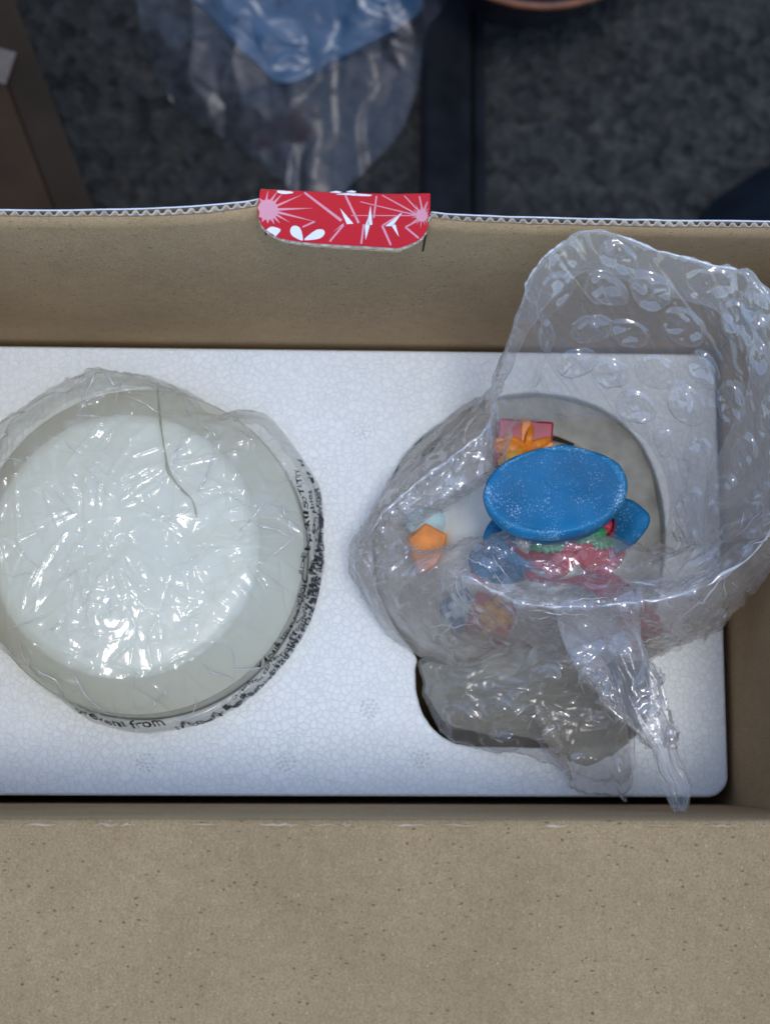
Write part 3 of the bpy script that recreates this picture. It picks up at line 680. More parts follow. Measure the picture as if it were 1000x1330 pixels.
bo_ = [(497, 650), (512, 615), (540, 575), (580, 545), (630, 520), (690, 510), (750, 518), (800, 542), (838, 585), (858, 640), (864, 700), (858, 760), (840, 815), (795, 862), (740, 885), (680, 890), (620, 880), (570, 862), (525, 832), (505, 800), (490, 760), (484, 700)]
bq = catmull(Pn([(x, y, 0.0) for x, y in bo_]), 110); bc_ = bq.mean(0)
def bring(k, z): q = bc_ + (bq - bc_) * k; q[:, 2] = z; return q
nsurf(loft('base', [bring(0.01, 0.007), bring(0.6, 0.0065), bring(0.88, 0.004), bring(0.965, 0.0012), bring(0.985, -0.001), bring(0.985, -0.03)], M_STONE), 0.0012, 0.011, 49)
nsurf(loft('snow_mound', [ring(700, 668, 1, 1, 0.034), ring(700, 668, 50, 46, 0.032), ring(690, 672, 92, 84, 0.024), ring(682, 680, 126, 112, 0.014), ring(682, 684, 138, 124, 0.008), ring(682, 684, 138, 124, 0.002)], M_SNOW), 0.0018, 0.012, 41)
def ball(name, px, py, z, rx, ry, rz, mat, parent=fig, n=28):
    c = P(px, py, z); a = np.linspace(0, 2 * math.pi, n, endpoint=False); b = np.linspace(-math.pi / 2 + 0.02, math.pi / 2 - 0.02, n // 2)
    G = np.zeros((n, len(b), 3)); G[..., 0] = c[0] + rx * np.cos(a)[:, None] * np.cos(b); G[..., 1] = c[1] + ry * np.sin(a)[:, None] * np.cos(b); G[..., 2] = z + rz * np.sin(b)
    return adopt(grid_obj(name, G, mat, None, wrap=True), parent)
ball('body', 712, 705, 0.026, 0.021, 0.019, 0.017, M_SNOW)
ball('head', 724, 700, 0.046, 0.0155, 0.0145, 0.012, M_SNOW)
ball('sleeve', 655, 728, 0.037, 0.013, 0.0085, 0.009, M_BLUE)
ball('mitten', 632, 738, 0.033, 0.006, 0.0055, 0.005, M_SCARF)
ball('coat', 672, 722, 0.040, 0.014, 0.0085, 0.009, M_BLUE)
# scarf
tube('scarf', [P(655, 715, .042), P(690, 735, .042), P(740, 740, .042), P(790, 722, .042), P(800, 700, .041)], [.0035, .0052, .0058, .0052, .003], M_SCARF)
tube('scarf', [P(745, 742, .044), P(770, 752, .040), P(800, 770, .030), P(825, 800, .020), P(840, 822, .013)], [.004, .005, .0055, .006, .006], M_SCARF, flat=0.5)
# hat
hat = adopt(empty('hat', Vector(P(726, 690, 0.052))), fig)
def hloft(name, rings, mat):
    o = grid_obj(name, np.stack(rings, 1), mat, None, wrap=True); o.parent = hat
    o.matrix_parent_inverse = Matrix.Translation(-Vector(hat.location)); return o
rt = math.radians(7)
nsurf(hloft('crown', [ring(729, 676, 62, 36, .0545, rot=rt), ring(728, 670, 66, 40, .058, rot=rt), ring(725, 660, 76, 47, .0635, rot=rt), ring(722, 650, 87, 54, .0695, rot=rt), ring(721, 644, 92.5, 57.5, .0745, rot=rt),
    ring(721, 639, 93.5, 58.5, .0762, rot=rt), ring(721, 636.5, 92, 57.5, .0773, rot=rt), ring(721, 635.5, 88, 54.5, .0778, rot=rt), ring(721, 636, 78, 48, .0775, rot=rt), ring(721, 636, 45, 28, .0768, rot=rt), ring(721, 636, 20, 12, .0766, rot=rt), ring(721, 636, 0.02, 0.02, .0765, rot=rt)], M_BLUE), 0.0007, 0.007, 43)
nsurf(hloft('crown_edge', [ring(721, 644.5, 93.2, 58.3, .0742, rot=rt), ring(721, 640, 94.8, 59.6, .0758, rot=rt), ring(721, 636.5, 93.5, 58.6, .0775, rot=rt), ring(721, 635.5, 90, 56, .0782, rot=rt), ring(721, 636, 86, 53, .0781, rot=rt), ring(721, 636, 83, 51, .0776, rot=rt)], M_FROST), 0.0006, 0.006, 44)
lift = lambda t: 0.009 * np.clip(np.abs(np.cos(t)), 0, 1) ** 2.5 * np.where(np.cos(t) > 0, 1.15, 0.25) - 0.003 * np.clip(-np.sin(t), 0, 1)
nsurf(hloft('brim', [ring(728, 694, 60, 36, .0530, rot=rt), ring(729, 692, 84, 40, .0528, rot=rt, zf=lambda t: lift(t) * 0.4), ring(731, 690, 101, 46, .0530, rot=rt, zf=lift), ring(731, 690, 106, 48, .0520, rot=rt, zf=lift), ring(731, 690, 105, 47, .0500, rot=rt, zf=lift), ring(729, 692, 84, 40, .0500, rot=rt, zf=lambda t: lift(t) * 0.4), ring(728, 694, 60, 36, .0502, rot=rt)], M_BLUE), 0.0005, 0.006, 47)
hloft('hat_band', [ring(729, 692, 69, 43, .0545, rot=rt), ring(728, 686, 72, 45, .0575, rot=rt), ring(727, 682, 71, 44, .0592, rot=rt)], M_SCARF)
def leaf(px0, py0, px1, py1, z0, z1, w):
    a, b = P(px0, py0, z0), P(px1, py1, z1); d = b - a; s = np.cross(d, (0, 0, 1)); s /= np.linalg.norm(s); V = []; Fl = []
    for k in range(13):
        t = k / 12; ww = w * math.sin(math.pi * min(1, t * 0.98 + 0.01)) * (1 + 0.22 * math.cos(k * math.pi)); m_ = a + d * t + np.array((0, 0, 0.0015 * math.sin(math.pi * t)))
        V += [m_ - s * ww, m_ + np.array((0, 0, 0.0005)), m_ + s * ww]
        if k: q = 3 * k; Fl += [(q - 3, q, q + 1, q - 2), (q - 2, q + 1, q + 2, q - 1)]
    o = obj('holly_leaf', V, Fl, M_GREEN, hat); o.matrix_parent_inverse = Matrix.Translation(-Vector(hat.location))
    s_ = o.modifiers.new('thickness', 'SOLIDIFY'); s_.thickness = 0.0009
leaf(735, 702, 786, 690, .0590, .0615, .0026); leaf(742, 706, 690, 712, .0585, .0585, .0026); leaf(760, 704, 800, 706, .058, .058, .0022)
for x, y in ((742, 708), (752, 703), (748, 714)):
    o = ball('berry', x, y, .0602, .0016, .0016, .0016, M_SCARF, hat, 14); o.matrix_parent_inverse = Matrix.Translation(-Vector(hat.location))
def hadopt(o):
    o.parent = hat; o.matrix_parent_inverse = Matrix.Translation(-Vector(hat.location)); return o
hadopt(tube('ribbon_tail', [P(750, 700, .0595), P(758, 715, .059), P(772, 728, .0575), P(795, 738, .055)], [.003, .0048, .005, .0036], M_SCARF, flat=0.35))
hadopt(tube('ribbon_tail', [P(745, 703, .0595), P(736, 718, .059), P(722, 732, .0575), P(708, 742, .055)], [.003, .0048, .0052, .004], M_SCARF, flat=0.35))
hadopt(tube('ribbon_tail', [P(782, 668, .062), P(786, 680, .062), P(784, 692, .060)], [.0012, .0024, .002], M_SCARF, flat=0.5))
hadopt(nsurf(ball('ribbon_bow', 762, 716, .0545, .0105, .0050, .0042, M_SCARF, hat), 0.0012, 0.004, 91)); hadopt(nsurf(ball('ribbon_bow', 718, 722, .0535, .0085, .0052, .0040, M_SCARF, hat), 0.0012, 0.004, 92))
# gifts
def gift(px, py, z, w, d, h, rz, mbox, mrib, tilt=0.0, bow=(0, 0)):
    g = adopt(empty('gift', Vector(P(px, py, z))), fig); R_ = Matrix.Translation(Vector(P(px, py, z))) @ Matrix.Rotation(rz, 4, 'Z') @ Matrix.Rotation(tilt, 4, 'X')
    inv = Matrix.Translation(-Vector(g.location))
    def put(name, vf, mat, bw=0.0005):
        v, f = vf; o = obj(name, [R_ @ Vector(q) for q in v], f, mat, g); o.matrix_parent_inverse = inv; bevel(o, bw); return o
    put('box', box_vf(-w, w, -d, d, -2 * h, 0), mbox, 0.0008)
    rw = w * 0.17; e = 0.0005
    put('ribbon', box_vf(-rw, rw, -d - e, d + e, -2 * h, e * 1.2), mrib); put('ribbon', box_vf(-w - e, w + e, -rw, rw, -2 * h, e), mrib)
    for a in (() if bow is None else (35, 145, 215, 325, 270)):
        ca, sa = math.cos(math.radians(a)), math.sin(math.radians(a)); V = []; k = 26
        q = np.array([(bow[0] + ca * w * 0.62 * (0.5 - 0.5 * math.cos(t)), bow[1] + sa * w * 0.62 * (0.5 - 0.5 * math.cos(t)), e + w * 0.30 * max(0, math.sin(t)) + 0.0004) for t in np.linspace(0, math.pi * 1.35, 14)])
        wpts = [np.array(R_ @ Vector(p)) for p in q]
        o = tube('bow_loop', wpts, [.0007, w * .25, w * .32, w * .18, .0006], mrib, g, 10, False, k, 0.5); o.matrix_parent_inverse = inv
gift(681, 577, 0.036, 0.0100, 0.0088, 0.006, math.radians(-4), M_GIFT, M_ORANGE, math.radians(10), None)
gw = [o_ for o_ in scene.objects if o_.name.startswith('gift') and o_.type == 'EMPTY'][0]
for (x, y, w_) in ((643, 580, .0030), (649, 604, .0034), (668, 608, .0028), (714, 570, .0018), (690, 552, .0014), (655, 566, .0018)):
    o = tube('bow_loop', [P(685, 583, .0375), P((685 + x) / 2, (583 + y) / 2, .0395), P(x, y, .0368)], [.0010, w_, w_ * 0.9, w_ * 0.55], M_ORANGE if y != 604 else M_YELLOW, gw, 12, False, 24, 0.5); o.matrix_parent_inverse = Matrix.Translation(-Vector(gw.location))
gift(640, 797, 0.022, 0.0078, 0.0066, 0.006, math.radians(-20), M_GIFT, M_YELLOW, math.radians(-12), (0.001, -0.001))
gift(598, 790, 0.020, 0.0060, 0.0060, 0.006, math.radians(30), M_BLUE, M_TEAL, math.radians(-10))
gift(832, 812, 0.018, 0.0070, 0.0056, 0.005, math.radians(25), plain('coral_paint', (0.62, 0.14, 0.06), 0.4, 0.3), M_SCARF, math.radians(-6))
# orange gift with snow on it
pts = [(530, 700), (553, 679), (581, 694), (577, 716), (563, 738), (544, 742)]
og = adopt(empty('orange_gift', Vector(P(552, 708, 0.02))), fig)
o = prism('box', [P(x, y, 0.024) for x, y in pts], (0, 0, 1), 0.016, M_ORANGE, og); o.matrix_parent_inverse = Matrix.Translation(-Vector(og.location)); bevel(o, 0.0006, 2)
nsurf(ball('snow_cap', 557, 678, 0.018, 0.0085, 0.0052, 0.003, M_TEAL), 0.0008, 0.003, 4)
tube('twig', [P(548, 592, .009), P(570, 574, .010), P(590, 562, .010)], [.0006, .0012, .0005], M_DARK)
tube('twig', [P(700, 566, .020), P(722, 570, .020), P(745, 578, .019)], [.0006, .0010, .0005], M_DARK)

# ------------------------------------------------------------------ bubble wrap
wrap = tag(empty('bubble_wrap', (FC[0], FC[1], 0.0)), 'clear bubble wrap bundled round the snowman figurine, one corner standing against the box wall', 'bubble wrap')
st = [  # outer belly, rim, inner slope, inner bottom: photo position and height of each station, clockwise from the left
 [(463, 735, .016), (468, 725, .030), (520, 700, .044), (529, 704, .038)],
 [(486, 680, .012), (489, 673, .050), (527, 678, .053), (537, 683, .046)],
 [(515, 612, .008), (539, 624, .057), (566, 652, .056), (575, 657, .050)],
 [(568, 552, .006), (590, 588, .062), (606, 630, .060), (614, 634, .055)],
 [(615, 522, .004), (642, 541, .067), (640, 604, .062), (646, 604, .056)],
 [(650, 500, .040), (655, 480, .094), (660, 548, .076), (666, 548, .068)],
 [(690, 420, .090), (676, 395, .118), (700, 470, .098), (696, 540, .070)],
 [(715, 385, .112), (692, 348, .138), (722, 440, .112), (722, 535, .076)],
 [(740, 360, .120), (722, 318, .144), (750, 425, .116), (752, 535, .080)],
 [(778, 340, .124), (772, 296, .150), (785, 420, .118), (780, 535, .082)],
 [(840, 362, .124), (850, 322, .148), (832, 432, .118), (808, 540, .084)],
 [(905, 382, .124), (925, 343, .147), (888, 455, .116), (836, 556, .084)],
 [(950, 402, .122), (980, 360, .146), (930, 490, .114), (856, 580, .082)],
 [(985, 480, .112), (1040, 450, .138), (962, 550, .108), (872, 612, .076)],
 [(990, 600, .094), (1045, 570, .124), (970, 630, .096), (878, 652, .068)],
 [(994, 720, .060), (1020, 655, .108), (950, 690, .080), (872, 686, .056)],
 [(966, 770, .040), (976, 722, .092), (912, 712, .062), (852, 708, .040)],
 [(918, 826, .030), (905, 766, .086), (862, 738, .064), (828, 712, .048)],
 [(850, 850, .018), (830, 783, .082), (800, 748, .066), (790, 702, .061)],
 [(770, 846, .014), (745, 789, .080), (737, 748, .067), (737, 704, .0635)],
 [(690, 838, .012), (672, 784, .076), (672, 738, .064), (680, 698, .0615)],
 [(610, 857, .010), (614, 755, .070), (626, 718, .061), (642, 690, .0565)],
 [(542, 847, .010), (572, 738, .058), (585, 716, .053), (600, 706, .044)],
 [(494, 806, .012), (518, 748, .046), (540, 722, .045), (552, 718, .040)],
]
NU, NV = 960, 315
arr = np.array(st)                                   # stations x 4 x 3
W = Pn(arr)
c0 = np.array([FC[0], FC[1], 0])
L0 = W[:, 0] * 1.0; L0[:, :2] = c0[:2] + (W[:, 0, :2] - c0[:2]) * 0.93; L0[:, 2] = W[:, 0, 2] * 0.4 - 0.004
free = np.arange(len(st)); free = (free >= 5) & (free <= 13)
L0[free] = W[free, 0] + np.array((0, 0, -0.010))
L05 = W[:, 0] * 1.0; L05[:, 2] -= 0.003
Lm = (W[:, 0] + W[:, 1]) / 2; out = W[:, 1] - c0; out[:, 2] = 0; out /= np.linalg.norm(out, axis=1, keepdims=True); Lm += out * 0.004
Lend = W[:, 3] * 1.0; Lend[:, 2] -= 0.006; Lend[:, :2] = c0[:2] + (W[:, 3, :2] - c0[:2]) * 0.97
KL = np.stack([L0, L05, W[:, 0], Lm, W[:, 1], W[:, 2], W[:, 3], Lend], 1)
cols = np.stack([catmull(KL[:, k], NU) for k in range(KL.shape[1])], 1)       # NU x loops x 3
GW = np.zeros((NU, NV, 3))
tl_ = np.array([0, .4, .8, 1.6, 2.6, 4.4, 6.0, 6.5]); tq = np.linspace(0, tl_[-1], NV)
for k in range(3):
    a = np.stack([np.interp(tq, tl_, cols[u, :, k]) for u in range(NU)])
    for _ in range(28): a[:, 1:-1] = (a[:, :-2] + 2 * a[:, 1:-1] + a[:, 2:]) / 4
    GW[..., k] = a
def normals(Gd, wrapu=True):
    du = np.roll(Gd, -1, 0) - np.roll(Gd, 1, 0) if wrapu else np.gradient(Gd, axis=0)
    n = np.cross(du, np.gradient(Gd, axis=1)); return n / (np.linalg.norm(n, axis=2, keepdims=True) + 1e-12)
NW = normals(GW)
if (NW[:, 135:165, 2].mean() < 0): NW = -NW
X, Y = GW[..., 0] + 0.8 * GW[..., 2], GW[..., 1] - 0.5 * GW[..., 2]
uu = np.linspace(0, 1, NU, endpoint=False)[:, None] * 0.5 + 0 * tq[None]; vv = tq[None] * 0.015 + 0 * uu
segs = []
rc = random.Random(17)
for k in range(1300):
    i = rc.randrange(NU); j = rc.randrange(30, NV - 8); L = rc.choice((0.005, 0.010, 0.016)) * rc.uniform(0.6, 1.3); b = rc.uniform(0, 6.28)
    segs.append((X[i, j], Y[i, j], X[i, j] + L * math.cos(b), Y[i, j] + L * math.sin(b), rc.choice((-1, 1)) * rc.uniform(0.0004, 0.0011), rc.uniform(0.0003, 0.0006)))
edge_ = np.exp(-((tq - 2.6) / 0.35) ** 2)[None, :]
dW = 0.0022 * tri(X, Y, 0.030, 301, 0.6) + 0.0011 * tri(X, Y, 0.010, 304, 0.3) + 0.00045 * tri(X, Y, 0.0046, 307, 0.3) + 0.9 * creases(X, Y, segs)
su_ = np.arange(NU)[:, None] / NU * len(st); calm = 1 - 0.6 * np.clip(np.minimum(su_ - 4.5, 15.0 - su_), 0, 1)
dW *= calm
dW += edge_ * (0.0008 * tri(uu, vv, 0.006, 311, 0.5))
fade = np.clip((6.5 - tq) / 0.5, 0.2, 1)[None, :]
GW2 = GW + NW * (dW * fade)[..., None]
adopt(grid_obj('film', GW2, M_WRAP, None, wrap=True), wrap)
NW2 = NW
# inner turns of the wrap: the sheet goes round the figurine more than once at the front and left
for (sa, sb, sc2, dz_, seed) in ((16.0, 24.6, 0.962, -0.002, 331), (23.2, 27.5, 0.925, -0.005, 341)):
    iu = np.arange(int(sa / len(st) * NU), int(sb / len(st) * NU)); jv = np.arange(int(1.0 / tl_[-1] * NV), int((3.2 if seed == 331 else 2.4) / tl_[-1] * NV))
    S_ = GW[iu % NU][:, jv].copy(); N_ = NW[iu % NU][:, jv]
    S_[..., :2] = c0[:2] + (S_[..., :2] - c0[:2]) * sc2; S_[..., 2] += dz_ - 0.25 * np.maximum(S_[..., 2] - 0.03, 0)
    x_, y_ = S_[..., 0] + 0.8 * S_[..., 2], S_[..., 1] - 0.5 * S_[..., 2]
    sg = []
    for k in range(260):
        a_, b_ = rc.randrange(len(iu)), rc.randrange(len(jv)); L = rc.uniform(0.004, 0.016); b = rc.uniform(0, 6.28)
        sg.append((x_[a_, b_], y_[a_, b_], x_[a_, b_] + L * math.cos(b), y_[a_, b_] + L * math.sin(b), rc.choice((-1, 1)) * rc.uniform(0.0004, 0.0012), rc.uniform(0.0003, 0.0006)))
    S_ += N_ * (0.0022 * tri(x_, y_, 0.018, seed, 0.5) + 0.0012 * tri(x_, y_, 0.008, seed + 3, 0.3) + creases(x_, y_, sg))[..., None]
    adopt(grid_obj('film_turn', S_, M_WRAP), wrap)
# the folded lip of the film, a thin crease along the rim, its bright streak painted white
jr = int(round(2.6 / tl_[-1] * (NV - 1))); lip = GW2[:, jr - 12:jr + 12]; top_i = np.argmax(lip[..., 2], 1); rim_l = lip[np.arange(NU), top_i]
for (sa, sb, r0) in ((15.2, 18.6, .00055), (18.9, 21.2, .00075), (0.6, 4.6, .0006), (6.2, 8.2, .00045), (9.4, 11.6, .0004)):
    ii = np.arange(int(sa / len(st) * NU), int(sb / len(st) * NU), 3); q_ = rim_l[ii % NU] + np.array((0, 0, 0.0002))
    for _ in range(1): q_[1:-1] = (q_[:-2] + 2 * q_[1:-1] + q_[2:]) / 4
    tube('lip_glint', q_, [.0001] + [r0 * rc.uniform(0.02, 1.15) for _ in range(22)] + [.0001], M_GLINT, wrap, 8, False, 140, 0.6)
# bubbles: each one a flattened dome sealed on the film, some of them crushed
BR = 0.0077
nb = 0
def add_bubble(Gd, Nd, u0, v0, R, H, seed, wrapu=True, mat=M_BUBBLE):
    n, m, _ = Gd.shape
    pu = np.linalg.norm(sample(Gd, u0 + 4, v0) - sample(Gd, u0 - 4, v0)) / 8; pv = np.linalg.norm(sample(Gd, u0, v0 + 4) - sample(Gd, u0, v0 - 4)) / 8
    if pu < 1e-6 or pv < 1e-6: return None
    rr = np.array([1.05, 1.0, 0.95, 0.90, 0.84, 0.74, 0.62, 0.48, 0.34, 0.18, 0.02]); na = 36
    a = np.linspace(0, 2 * math.pi, na, endpoint=False)
    wob = 1 + 0.05 * np.sin(2 * a + seed) + 0.03 * np.sin(3 * a + 2 * seed)
    A = rr[None, :] * np.cos(a)[:, None] * wob[:, None]; B = rr[None, :] * np.sin(a)[:, None] * wob[:, None]
    u = u0 + A * R / pu; v = v0 + B * R / pv
    base = sample(Gd, u, v); nn = sample(Nd, u, v); nn /= np.linalg.norm(nn, axis=-1, keepdims=True)
    h = np.interp(rr, [0, 0.5, 0.68, 0.84, 0.90, 0.95, 1.0, 1.05], np.array([1.0, 0.98, 0.95, 0.90, 0.80, 0.45, 0.08, 0.0]))[None, :] * H + 0 * A
    cr = 0.70 * tri(A + seed * 3.1, B - seed * 1.7, 0.8, 401, 0.4) + 0.34 * tri(A + seed, B + seed, 0.34, 405, 0.4)
    h = h * (1 + cr * np.clip((1 - rr)[None, :] * 4, 0, 1) * 1.5)
    h = np.where(rr[None, :] < 0.93, np.maximum(h, 0.22 * H), h)
    G_ = base + nn * (h + 0.00015)[..., None]
    return grid_obj('bubble', G_, mat, None, wrap=True)
rb = random.Random(5)
dv_len = np.linalg.norm(np.gradient(GW, axis=1), axis=2)             # metres per step in v
row = 0
for v0 in np.arange(22, NV - 14, 0.5):
    pass
vlen = dv_len.mean(0); vcum = np.cumsum(vlen); spacing = 0.0188
vrows = np.interp(np.arange(vcum[36], vcum[-18], spacing * 0.87), vcum, np.arange(NV))
for r_, v0 in enumerate(vrows):
    loopL = np.linalg.norm(np.diff(np.vstack([GW[:, int(v0)], GW[:1, int(v0)]]), axis=0), axis=1); cum = np.concatenate([[0], np.cumsum(loopL)])
    cnt = int(cum[-1] / spacing)
    for k in range(cnt):
        s = (k + 0.5 * (r_ % 2) + rb.uniform(-0.08, 0.08)) / cnt * cum[-1]; u0 = np.interp(s, cum, np.arange(NU + 1))
        # rows keep their spacing where the sheet is long, drop out where it is squeezed
        loc = dv_len[int(u0) % NU, int(v0)]
        if loc < vlen[int(v0)] * 0.62 and rb.random() < 0.6: continue
        su = u0 / NU * len(st)
        if 4.2 < su < 14.2 or (v0 < 142 and (su < 4.5 or su > 22) ) or (v0 < 120 and rb.random() < 0.12): continue
        if nb >= 240: break
        o = add_bubble(GW2, NW2, u0, v0 + rb.uniform(-1, 1), BR * rb.uniform(0.86, 1.05), 0.0019 * rb.choice((1, 1, 0.8, 0.55)), rb.uniform(0, 50))
        if o: adopt(o, wrap); nb += 1

def px_of(Pt):
    q = (Pt - CC) @ CR; return np.stack([500 + F * q[..., 0] / -q[..., 2], 665 - F * q[..., 1] / -q[..., 2]], -1)
pxW = px_of(GW)
for (x, y, rr_) in ((730, 341, 27), (802, 334, 27), (717, 384, 30), (784, 374, 29), (845, 377, 30), (924, 375, 34), (980, 395, 28), (710, 435, 26), (766, 426, 27), (816, 433, 26), (888, 426, 31), (957, 420, 30), (700, 480, 24), (748, 471, 28), (791, 484, 27), (852, 484, 30), (888, 523, 30), (824, 530, 30), (914, 480, 26), (950, 525, 28), (985, 470, 26), (968, 590, 28), (905, 592, 29), (985, 650, 28), (940, 640, 28), (895, 652, 27), (860, 575, 22), (1000, 540, 30)):
    d_ = np.hypot(pxW[:, 132:300, 0] - x, pxW[:, 132:300, 1] - y); i, j = np.unravel_index(np.argmin(d_), d_.shape)
    o = add_bubble(GW2, NW2, i, j + 132, rr_ * 0.000236, 0.0019 * rb.choice((1, 1, 0.8, 0.55)), rb.uniform(0, 50))
    if o: adopt(o, wrap)

for k in range(46):            # pinched creases, mostly on the belly of the wrap at the front and left
    su0 = rc.choice((rc.uniform(16, 24), rc.uniform(19, 27), rc.uniform(13, 18))); jj = rc.uniform(0.20, 0.62) * NV
    pinch(GW2, su0 / len(st) * NU, jj, rc.uniform(-40, 40), rc.uniform(-34, 34), rc.uniform(.00012, .00030), wrap, 22, rc.uniform(-0.4, 0.4))

# twisted tail running down over the foam
path = [(768, 780, .068), (788, 828, .077), (812, 868, .079), (826, 903, .078), (845, 936, .077), (860, 968, .077), (869, 998, .078), (880, 1022, .079), (882, 1054, .081)]
hw = [46, 46, 34, 34, 24, 14, 15, 14, 4]
n1, n2 = 260, 96
c_ = catmull(Pn(path), n1, False); w_ = np.interp(np.linspace(0, 1, n1), np.linspace(0, 1, len(hw)), hw) * 0.00023
t_ = np.gradient(c_, axis=0); side = np.cross(t_, (0, 0, 1)); side /= np.linalg.norm(side, axis=1, keepdims=True); upn = np.cross(side, t_); upn /= np.linalg.norm(upn, axis=1, keepdims=True)
a = np.linspace(0, 2 * math.pi, n2, endpoint=False)[:, None]; s_n = np.linspace(0, 1, n1)[None, :]
prof_r = 1 + 0.20 * np.sin(3 * a + 9 * s_n) + 0.16 * np.abs(np.sin(5.5 * a - 9 * s_n)) + 0.12 * np.abs(np.sin(9 * a + 5 * s_n))
GT = c_[None] + (np.cos(a) * prof_r * w_[None])[..., None] * side[None] + (np.sin(a) * prof_r * (w_ * 0.20 + 0.0008)[None])[..., None] * upn[None]
NT = normals(np.transpose(GT, (0, 1, 2)))
x_, y_ = a * 0.012 + 0 * s_n, s_n * 0.10 + 0 * a
GT += NT * (0.0013 * tri(x_, y_ * 0.45, 0.012, 501, 0.3) + 0.0007 * tri(x_, y_ * 0.35, 0.005, 505, 0.2))[..., None]
adopt(grid_obj('tail', GT, M_TAIL, None, wrap=True), wrap)
cen = c_[None] + 0 * GT
if ((GT - cen) * NT).sum() < 0: NT = -NT
for k in range(14):
    s = rb.uniform(8, n1 * 0.62); o = add_bubble(GT, NT, rb.uniform(0, n2), s, BR * rb.uniform(0.55, 0.9) * (0.6 + 0.4 * (1 - s / n1)), 0.0022 * rb.uniform(0.6, 1), rb.uniform(0, 50))
    if o: adopt(o, wrap)

# lower pouch tucked over the slot of the tray
po = [(545, 852, .004), (543, 885, .003), (552, 920, .002), (572, 950, .002), (603, 967, .003), (650, 983, .006), (705, 997, .008), (738, 1010, .008), (752, 1030, .006), (790, 1030, .005), (822, 1022, .006), (832, 985, .012), (826, 940, .022), (800, 895, .040), (775, 850, .050), (740, 815, .052), (700, 812, .045), (660, 830, .030), (610, 848, .016)]
pc = catmull(Pn(po), 360); pcen = P(690, 915, 0.022)
tr_ = np.linspace(0.0, 1, 110) ** 0.8
GP = pcen[None, None] + (pc[:, None] - pcen) * tr_[None, :, None]
GP[..., 2] += 0.010 * np.clip(1 - tr_ ** 2.2, 0, 1)[None, :]
tuck = np.clip((tr_ - 0.97) / 0.03, 0, 1); GP[..., 2] -= 0.006 * tuck[None, :] ** 2
NP = normals(GP); NP[:, 0] = (0, 0, 1); NP *= np.sign(NP[:, 50:51, 2:3])
X, Y = GP[..., 0], GP[..., 1]
vf = [((757, 850), (776, 893), (767, 915), (760, 945), (755, 985), (747, 1020)), ((800, 925), (797, 960), (793, 990), (790, 1022)), ((640, 880), (700, 910), (760, 905)), ((600, 900), (640, 940), (720, 930), (745, 945)), ((640, 945), (690, 950), (730, 935)), ((580, 870), (620, 905), (690, 890))]
sg = []
for f_ in vf:
    q = [P(x, y, 0.02) for x, y in f_]; sg += [(q[k][0], q[k][1], q[k + 1][0], q[k + 1][1], 0.0016, 0.0008) for k in range(len(q) - 1)]
for k in range(120):
    x, y = P(rc.uniform(550, 830), rc.uniform(840, 1020), 0.015)[:2]; L = rc.uniform(0.003, 0.012); b = rc.uniform(0, 6.28); sg.append((x, y, x + L * math.cos(b), y + L * math.sin(b), rc.choice((-1, 1)) * rc.uniform(0.0003, 0.0009), 0.0006))
GP += NP * ((0.0026 * tri(X, Y, 0.018, 601, 0.6) + 0.0012 * tri(X, Y, 0.008, 604, 0.5) + 0.0004 * tri(X, Y, 0.0036, 607) + creases(X, Y, sg)) * np.clip(tr_ * 8, 0, 1)[None, :])[..., None]
adopt(grid_obj('pouch', GP, M_WRAP, None, wrap=True), wrap)
GP2 = GP.copy(); pl2 = P(686, 908, 0.01); GP2[..., :2] = pl2[:2] + (GP[..., :2] - pcen[:2]) * np.array((0.98, 0.76)); GP2[..., 2] = GP[..., 2] * 0.4 - 0.004 + 0.003 * tri(X + 3, Y, 0.014, 611, 0.6)
adopt(grid_obj('pouch_lining', GP2, M_LINING, None, wrap=True), wrap)
for (x, y) in ((810, 1000), (770, 995), (600, 930), (655, 905), (700, 880), (720, 965), (655, 960), (745, 925)):
    q = P(x, y, 0.018); d = np.hypot(GP[..., 0] - q[0], GP[..., 1] - q[1]); i, j = np.unravel_index(np.argmin(d[:, 8:100]), d[:, 8:100].shape); j += 8
    o = add_bubble(GP, NP, i, j, BR * rb.uniform(0.7, 0.95), 0.0018, rb.uniform(0, 50))
    if o: adopt(o, wrap)
for k in range(22):
    pinch(GP, rc.uniform(0, 360), rc.uniform(15, 85), rc.uniform(-14, 14), rc.uniform(-26, 20), rc.uniform(.00012, .00028), wrap, 22, rc.uniform(-0.4, 0.4))
tube('loose_strand', [P(800, 1022, .006), P(806, 1034, .006), P(812, 1040, .007), P(812, 1034, .008)], [.0003, .0006, .0005, .0002], M_WRAP, wrap, 8)

# ------------------------------------------------------------------ things on the dark ground behind the box (out of focus)
def gz(px, py, z=GZ): return P(px, py, z)
# brown carton
a, b = P(14, -15, -0.30), P(128, 285, -0.30); d = (b - a) / np.linalg.norm(b - a); nrm = np.array((-d[1], d[0], 0)); nrm = nrm if nrm[0] < 0 else -nrm
cart = tag(empty('carton', (a[0], a[1], GZ)), 'dull brown cardboard carton with a pale tape patch, at the far left behind the box', 'carton')
def slab(name, p, q, w0, w1, z0, z1, mat, parent):
    v = []
    for z in (z0, z1):
        for (e, w) in ((p, w0), (q, w0), (q, w1), (p, w1)): v.append(np.array((e[0] + nrm[0] * w, e[1] + nrm[1] * w, z)))
    return adopt(bevel(obj(name, v, [(0, 3, 2, 1), (4, 5, 6, 7), (0, 1, 5, 4), (1, 2, 6, 5), (2, 3, 7, 6), (3, 0, 4, 7)], mat), 0.001), parent)
b2 = b + d * 0.05; a2 = a - d * 0.15
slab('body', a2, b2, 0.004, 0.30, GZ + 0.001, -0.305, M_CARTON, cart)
slab('flap', a2, b2, 0.0, 0.022, -0.3045, -0.3025, M_CARTON_DARK, cart)
